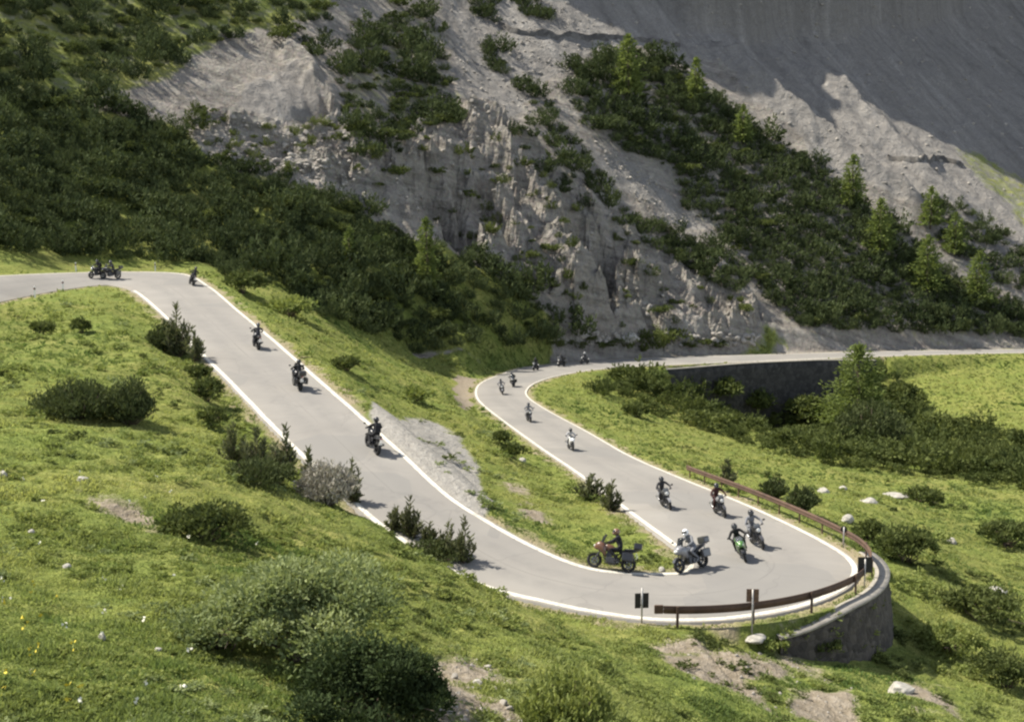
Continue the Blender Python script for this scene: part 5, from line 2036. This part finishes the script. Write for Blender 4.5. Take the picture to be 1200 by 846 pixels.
def make_person(root_name, label, style, jacket, trousers, helmet, visor_tilt=0.0, pack=None):
    if style not in _BODY:
        _BODY[style] = rider_body(style)
    src, head = _BODY[style]
    me = src.copy()
    me.materials.clear()
    for m in (jacket, trousers, cloth('black_leather', (0.018, 0.018, 0.019))):
        me.materials.append(m)
    o = link('person', me)
    tag(o, label, 'person', 'motorcycle riders on the pass road')
    mb = MB()
    mb.ball(head, 0.150, (0.88, 1.02, 1.0), 20)
    mb.loft([(head.y - 0.02, head.z - 0.085, 0.10, 0.05), (head.y + 0.10, head.z - 0.085, 0.095, 0.05), (head.y + 0.155, head.z - 0.08, 0.06, 0.035)], 12)
    he = mb.build('helmet', helmet, o, True)
    mb = MB()
    n = 9
    rows = []
    for zz, rr in ((-0.035, 0.158), (0.01, 0.161), (0.055, 0.152)):
        rows.append([mb.bm.verts.new((head.x + 0.90 * rr * math.sin(a), head.y + 1.02 * rr * math.cos(a), head.z + zz)) for a in np.linspace(-1.15, 1.15, n)])
    for r0, r1 in zip(rows[:-1], rows[1:]):
        for j in range(n - 1):
            mb.bm.faces.new((r0[j], r0[j + 1], r1[j + 1], r1[j]))
    bmesh.ops.solidify(mb.bm, geom=mb.bm.faces[:], thickness=0.006)
    mb.build('visor', M['screen'], he, True)
    if pack:
        MB().box((0, -0.36, 1.22), (0.30, 0.16, 0.40), Euler((-0.3, 0, 0)), 0.05).build('backpack', pack, o)
    return o


BLK = ('black_paint', (0.015, 0.015, 0.017))
P_ = {k: paint(k + '_paint', c) for k, c in {
    'black': (0.014, 0.014, 0.016), 'graphite': (0.05, 0.05, 0.055), 'silver': (0.20, 0.20, 0.21), 'white': (0.70, 0.70, 0.69), 'orange': (0.125, 0.060, 0.034), 'green': (0.065, 0.165, 0.035),
    'red': (0.36, 0.025, 0.02), 'blue': (0.04, 0.07, 0.20), 'brown': (0.16, 0.085, 0.05)}.items()}
C_ = {k: cloth(k + '_cloth', c) for k, c in {
    'black': (0.016, 0.016, 0.018), 'charcoal': (0.035, 0.035, 0.040), 'grey': (0.16, 0.165, 0.18), 'pale': (0.36, 0.36, 0.37), 'red': (0.045, 0.016, 0.015), 'navy': (0.03, 0.035, 0.065), 'brown': (0.10, 0.06, 0.04)}.items()}

# u, v of the wheels' contact, lean (right positive), style, paint, accent, jacket, trousers, helmet, labels of bike and rider
BK = [
    (114, 326, 6, 'naked', 'black', 'graphite', 'black', 'black', 'black', 'leading dark motorcycle at the far left on the upper road', 'leading rider in black at the far left on the upper road'),
    (130, 327, 6, 'tour', 'black', 'black', 'charcoal', 'black', 'graphite', 'dark touring motorcycle right behind the leader at the top', 'rider in charcoal right behind the leader at the top'),
    (224, 334, 14, 'naked', 'black', 'graphite', 'black', 'black', 'black', 'black motorcycle leaning through the top bend of the climb', 'rider in black leaning through the top bend of the climb'),
    (300, 408, 4, 'naked', 'graphite', 'black', 'charcoal', 'black', 'graphite', 'dark motorcycle climbing close to the right white line, third from the top', 'rider in charcoal close to the white line, third from the top'),
    (348, 455, 4, 'tour', 'black', 'black', 'black', 'black', 'black', 'black motorcycle with side cases halfway up the climb', 'rider all in black halfway up the climb'),
    (436, 528, 6, 'naked', 'black', 'graphite', 'black', 'charcoal', 'black', 'black motorcycle starting the climb beside the gravel lay-by', 'rider in black beside the gravel lay-by'),
    (716, 668, 20, 'tour', 'orange', 'black', 'black', 'black', 'brown', 'brown-orange touring motorcycle seen side-on inside the hairpin', 'rider in black on the brown-orange motorcycle inside the hairpin'),
    (812, 668, 17, 'tour', 'silver', 'graphite', 'grey', 'pale', 'white', 'silver motorcycle with dark cases rounding the tip of the grass island', 'rider in grey with white helmet at the tip of the grass island'),
    (872, 654, 17, 'sport', 'green', 'black', 'black', 'charcoal', 'black', 'green sport motorcycle entering the hairpin, the nearer of two close together', 'rider crouched in black on the green motorcycle'),
    (888, 640, 12, 'naked', 'black', 'graphite', 'grey', 'navy', 'black', 'dark motorcycle close behind the green one at the hairpin', 'rider in grey jacket close behind the green motorcycle'),
    (844, 604, 8, 'naked', 'silver', 'graphite', 'red', 'black', 'black', 'grey motorcycle next to the white line and rusty rail', 'rider in dark red jacket next to the rusty rail'),
    (781, 595, 10, 'naked', 'graphite', 'silver', 'charcoal', 'grey', 'black', 'grey motorcycle in mid lane before the hairpin', 'rider in charcoal with grey trousers in mid lane before the hairpin'),
    (669, 527, 4, 'sport', 'white', 'black', 'pale', 'charcoal', 'black', 'white motorcycle near the right line of the lower road', 'rider in pale jacket and black helmet on the lower road'),
    (620, 494, 4, 'naked', 'silver', 'graphite', 'grey', 'charcoal', 'graphite', 'silver motorcycle leaving the far bend', 'rider in grey leaving the far bend'),
    (589, 462, 8, 'naked', 'graphite', 'silver', 'grey', 'black', 'graphite', 'grey motorcycle nearest the outer edge of the far bend', 'rider in grey nearest the outer edge of the far bend'),
    (602, 453, 8, 'tour', 'graphite', 'black', 'charcoal', 'grey', 'graphite', 'dark motorcycle just behind the pair leader in the far bend', 'rider in charcoal second of the pair in the far bend'),
    (628, 434, 4, 'naked', 'black', 'black', 'black', 'black', 'black', 'dark motorcycle entering the far bend, first of the distant three', 'rider in black first of the distant three'),
    (658, 429.5, 3, 'tour', 'black', 'black', 'black', 'black', 'black', 'middle motorcycle of the distant three on the far road', 'rider in black middle of the distant three'),
    (685, 426.5, 2, 'naked', 'black', 'graphite', 'charcoal', 'black', 'white', 'hindmost motorcycle of the distant three on the far road', 'rider with white helmet, hindmost of the distant three'),
]


def road_pose(u, v):
    a, b = ray(u, v)
    ys = np.linspace(30, 230, 4000)
    e, zz, t, i = road_near(a * ys, ys)
    dif = np.where(e < 0.5, zz + 0.06 * (1 - (2 * t - 1) ** 2) - b * ys, -1)
    k = int(np.argmax(dif >= 0))
    i = i[k]
    return Vector((a * ys[k], ys[k], zz[k] + 0.06 * (1 - (2 * t[k] - 1) ** 2) + 0.004)), Vector(RT[i]) * -1, Vector(RB[i] - RA[i])


for (u, v, ln, style, body, acc, jk, tr, hm, lb, lr) in BK:
    p, fwd, across = road_pose(u, v)
    right = fwd.cross(Vector((0, 0, 1))).normalized()
    # the pavement's own cross fall
    acr = across.normalized()
    if acr.dot(right) < 0:
        acr = -acr
    right = (acr - fwd * acr.dot(fwd)).normalized()
    up = right.cross(fwd).normalized()
    Mx = Matrix((right, fwd, up)).transposed().to_4x4()
    Mx = Matrix.Translation(p) @ Mx @ Matrix.Rotation(R(ln * 1.2), 4, 'Y')
    root = thing('motorcycle', lb, 'motorcycle', group='motorcycles riding the pass in file')
    root.matrix_world = Mx
    make_bike(root, style, P_[body], P_[acc])
    pr = make_person('person', lr, style, C_[jk], C_[tr], P_[hm], 0.0, C_['black'] if style == 'naked' and ln == 6 else None)
    pr.matrix_world = Mx

# ------------------------------------------------------------------ light
world = bpy.data.worlds.new('World')
scene.world = world
world.use_nodes = True
wn = world.node_tree
sky = wn.nodes.new('ShaderNodeTexSky')
sky.sky_type = 'NISHITA'
sky.sun_disc = False
sky.sun_elevation = SUN_EL
az = math.atan2(SUN_AZ[0], SUN_AZ[1])
sky.sun_rotation = az
sky.altitude = 2000
sky.air_density = 1.0
sky.dust_density = 1.0
hs = wn.nodes.new('ShaderNodeHueSaturation')      # a sky half full of bright cloud: paler than clear blue
hs.inputs['Saturation'].default_value = 0.5
wn.links.new(sky.outputs[0], hs.inputs['Color'])
wn.links.new(hs.outputs[0], wn.nodes['Background'].inputs[0])
wn.nodes['Background'].inputs[1].default_value = 0.105
sun = bpy.data.lights.new('sun', 'SUN')
sun.energy = 4.0
sun.angle = R(0.5)
sun.color = (1.0, 0.93, 0.81)
so = bpy.data.objects.new('sun', sun)
COL.objects.link(so)
sd = Vector((SUN_AZ[0] * math.cos(SUN_EL), SUN_AZ[1] * math.cos(SUN_EL), math.sin(SUN_EL)))
so.rotation_euler = sd.to_track_quat('Z', 'Y').to_euler()
so.location = (0, 0, 60)

cam = bpy.data.cameras.new('camera')
cam.sensor_width = 36.0
cam.lens = F / 1200 * 36.0
cam.clip_end = 3000
cam.clip_start = 0.5
co = bpy.data.objects.new('camera', cam)
COL.objects.link(co)
co.rotation_euler = (math.pi / 2 - PITCH, 0, 0)
scene.camera = co

scene.view_settings.view_transform = 'Standard'
scene.view_settings.look = 'None'
scene.view_settings.exposure = 1.24
scene.view_settings.gamma = 1.0
scene.view_settings.use_curve_mapping = False
scene.cycles.max_bounces = 6
scene.cycles.diffuse_bounces = 3
scene.cycles.transmission_bounces = 3
scene.cycles.filter_width = 2.35
scene.cycles.use_denoising = True
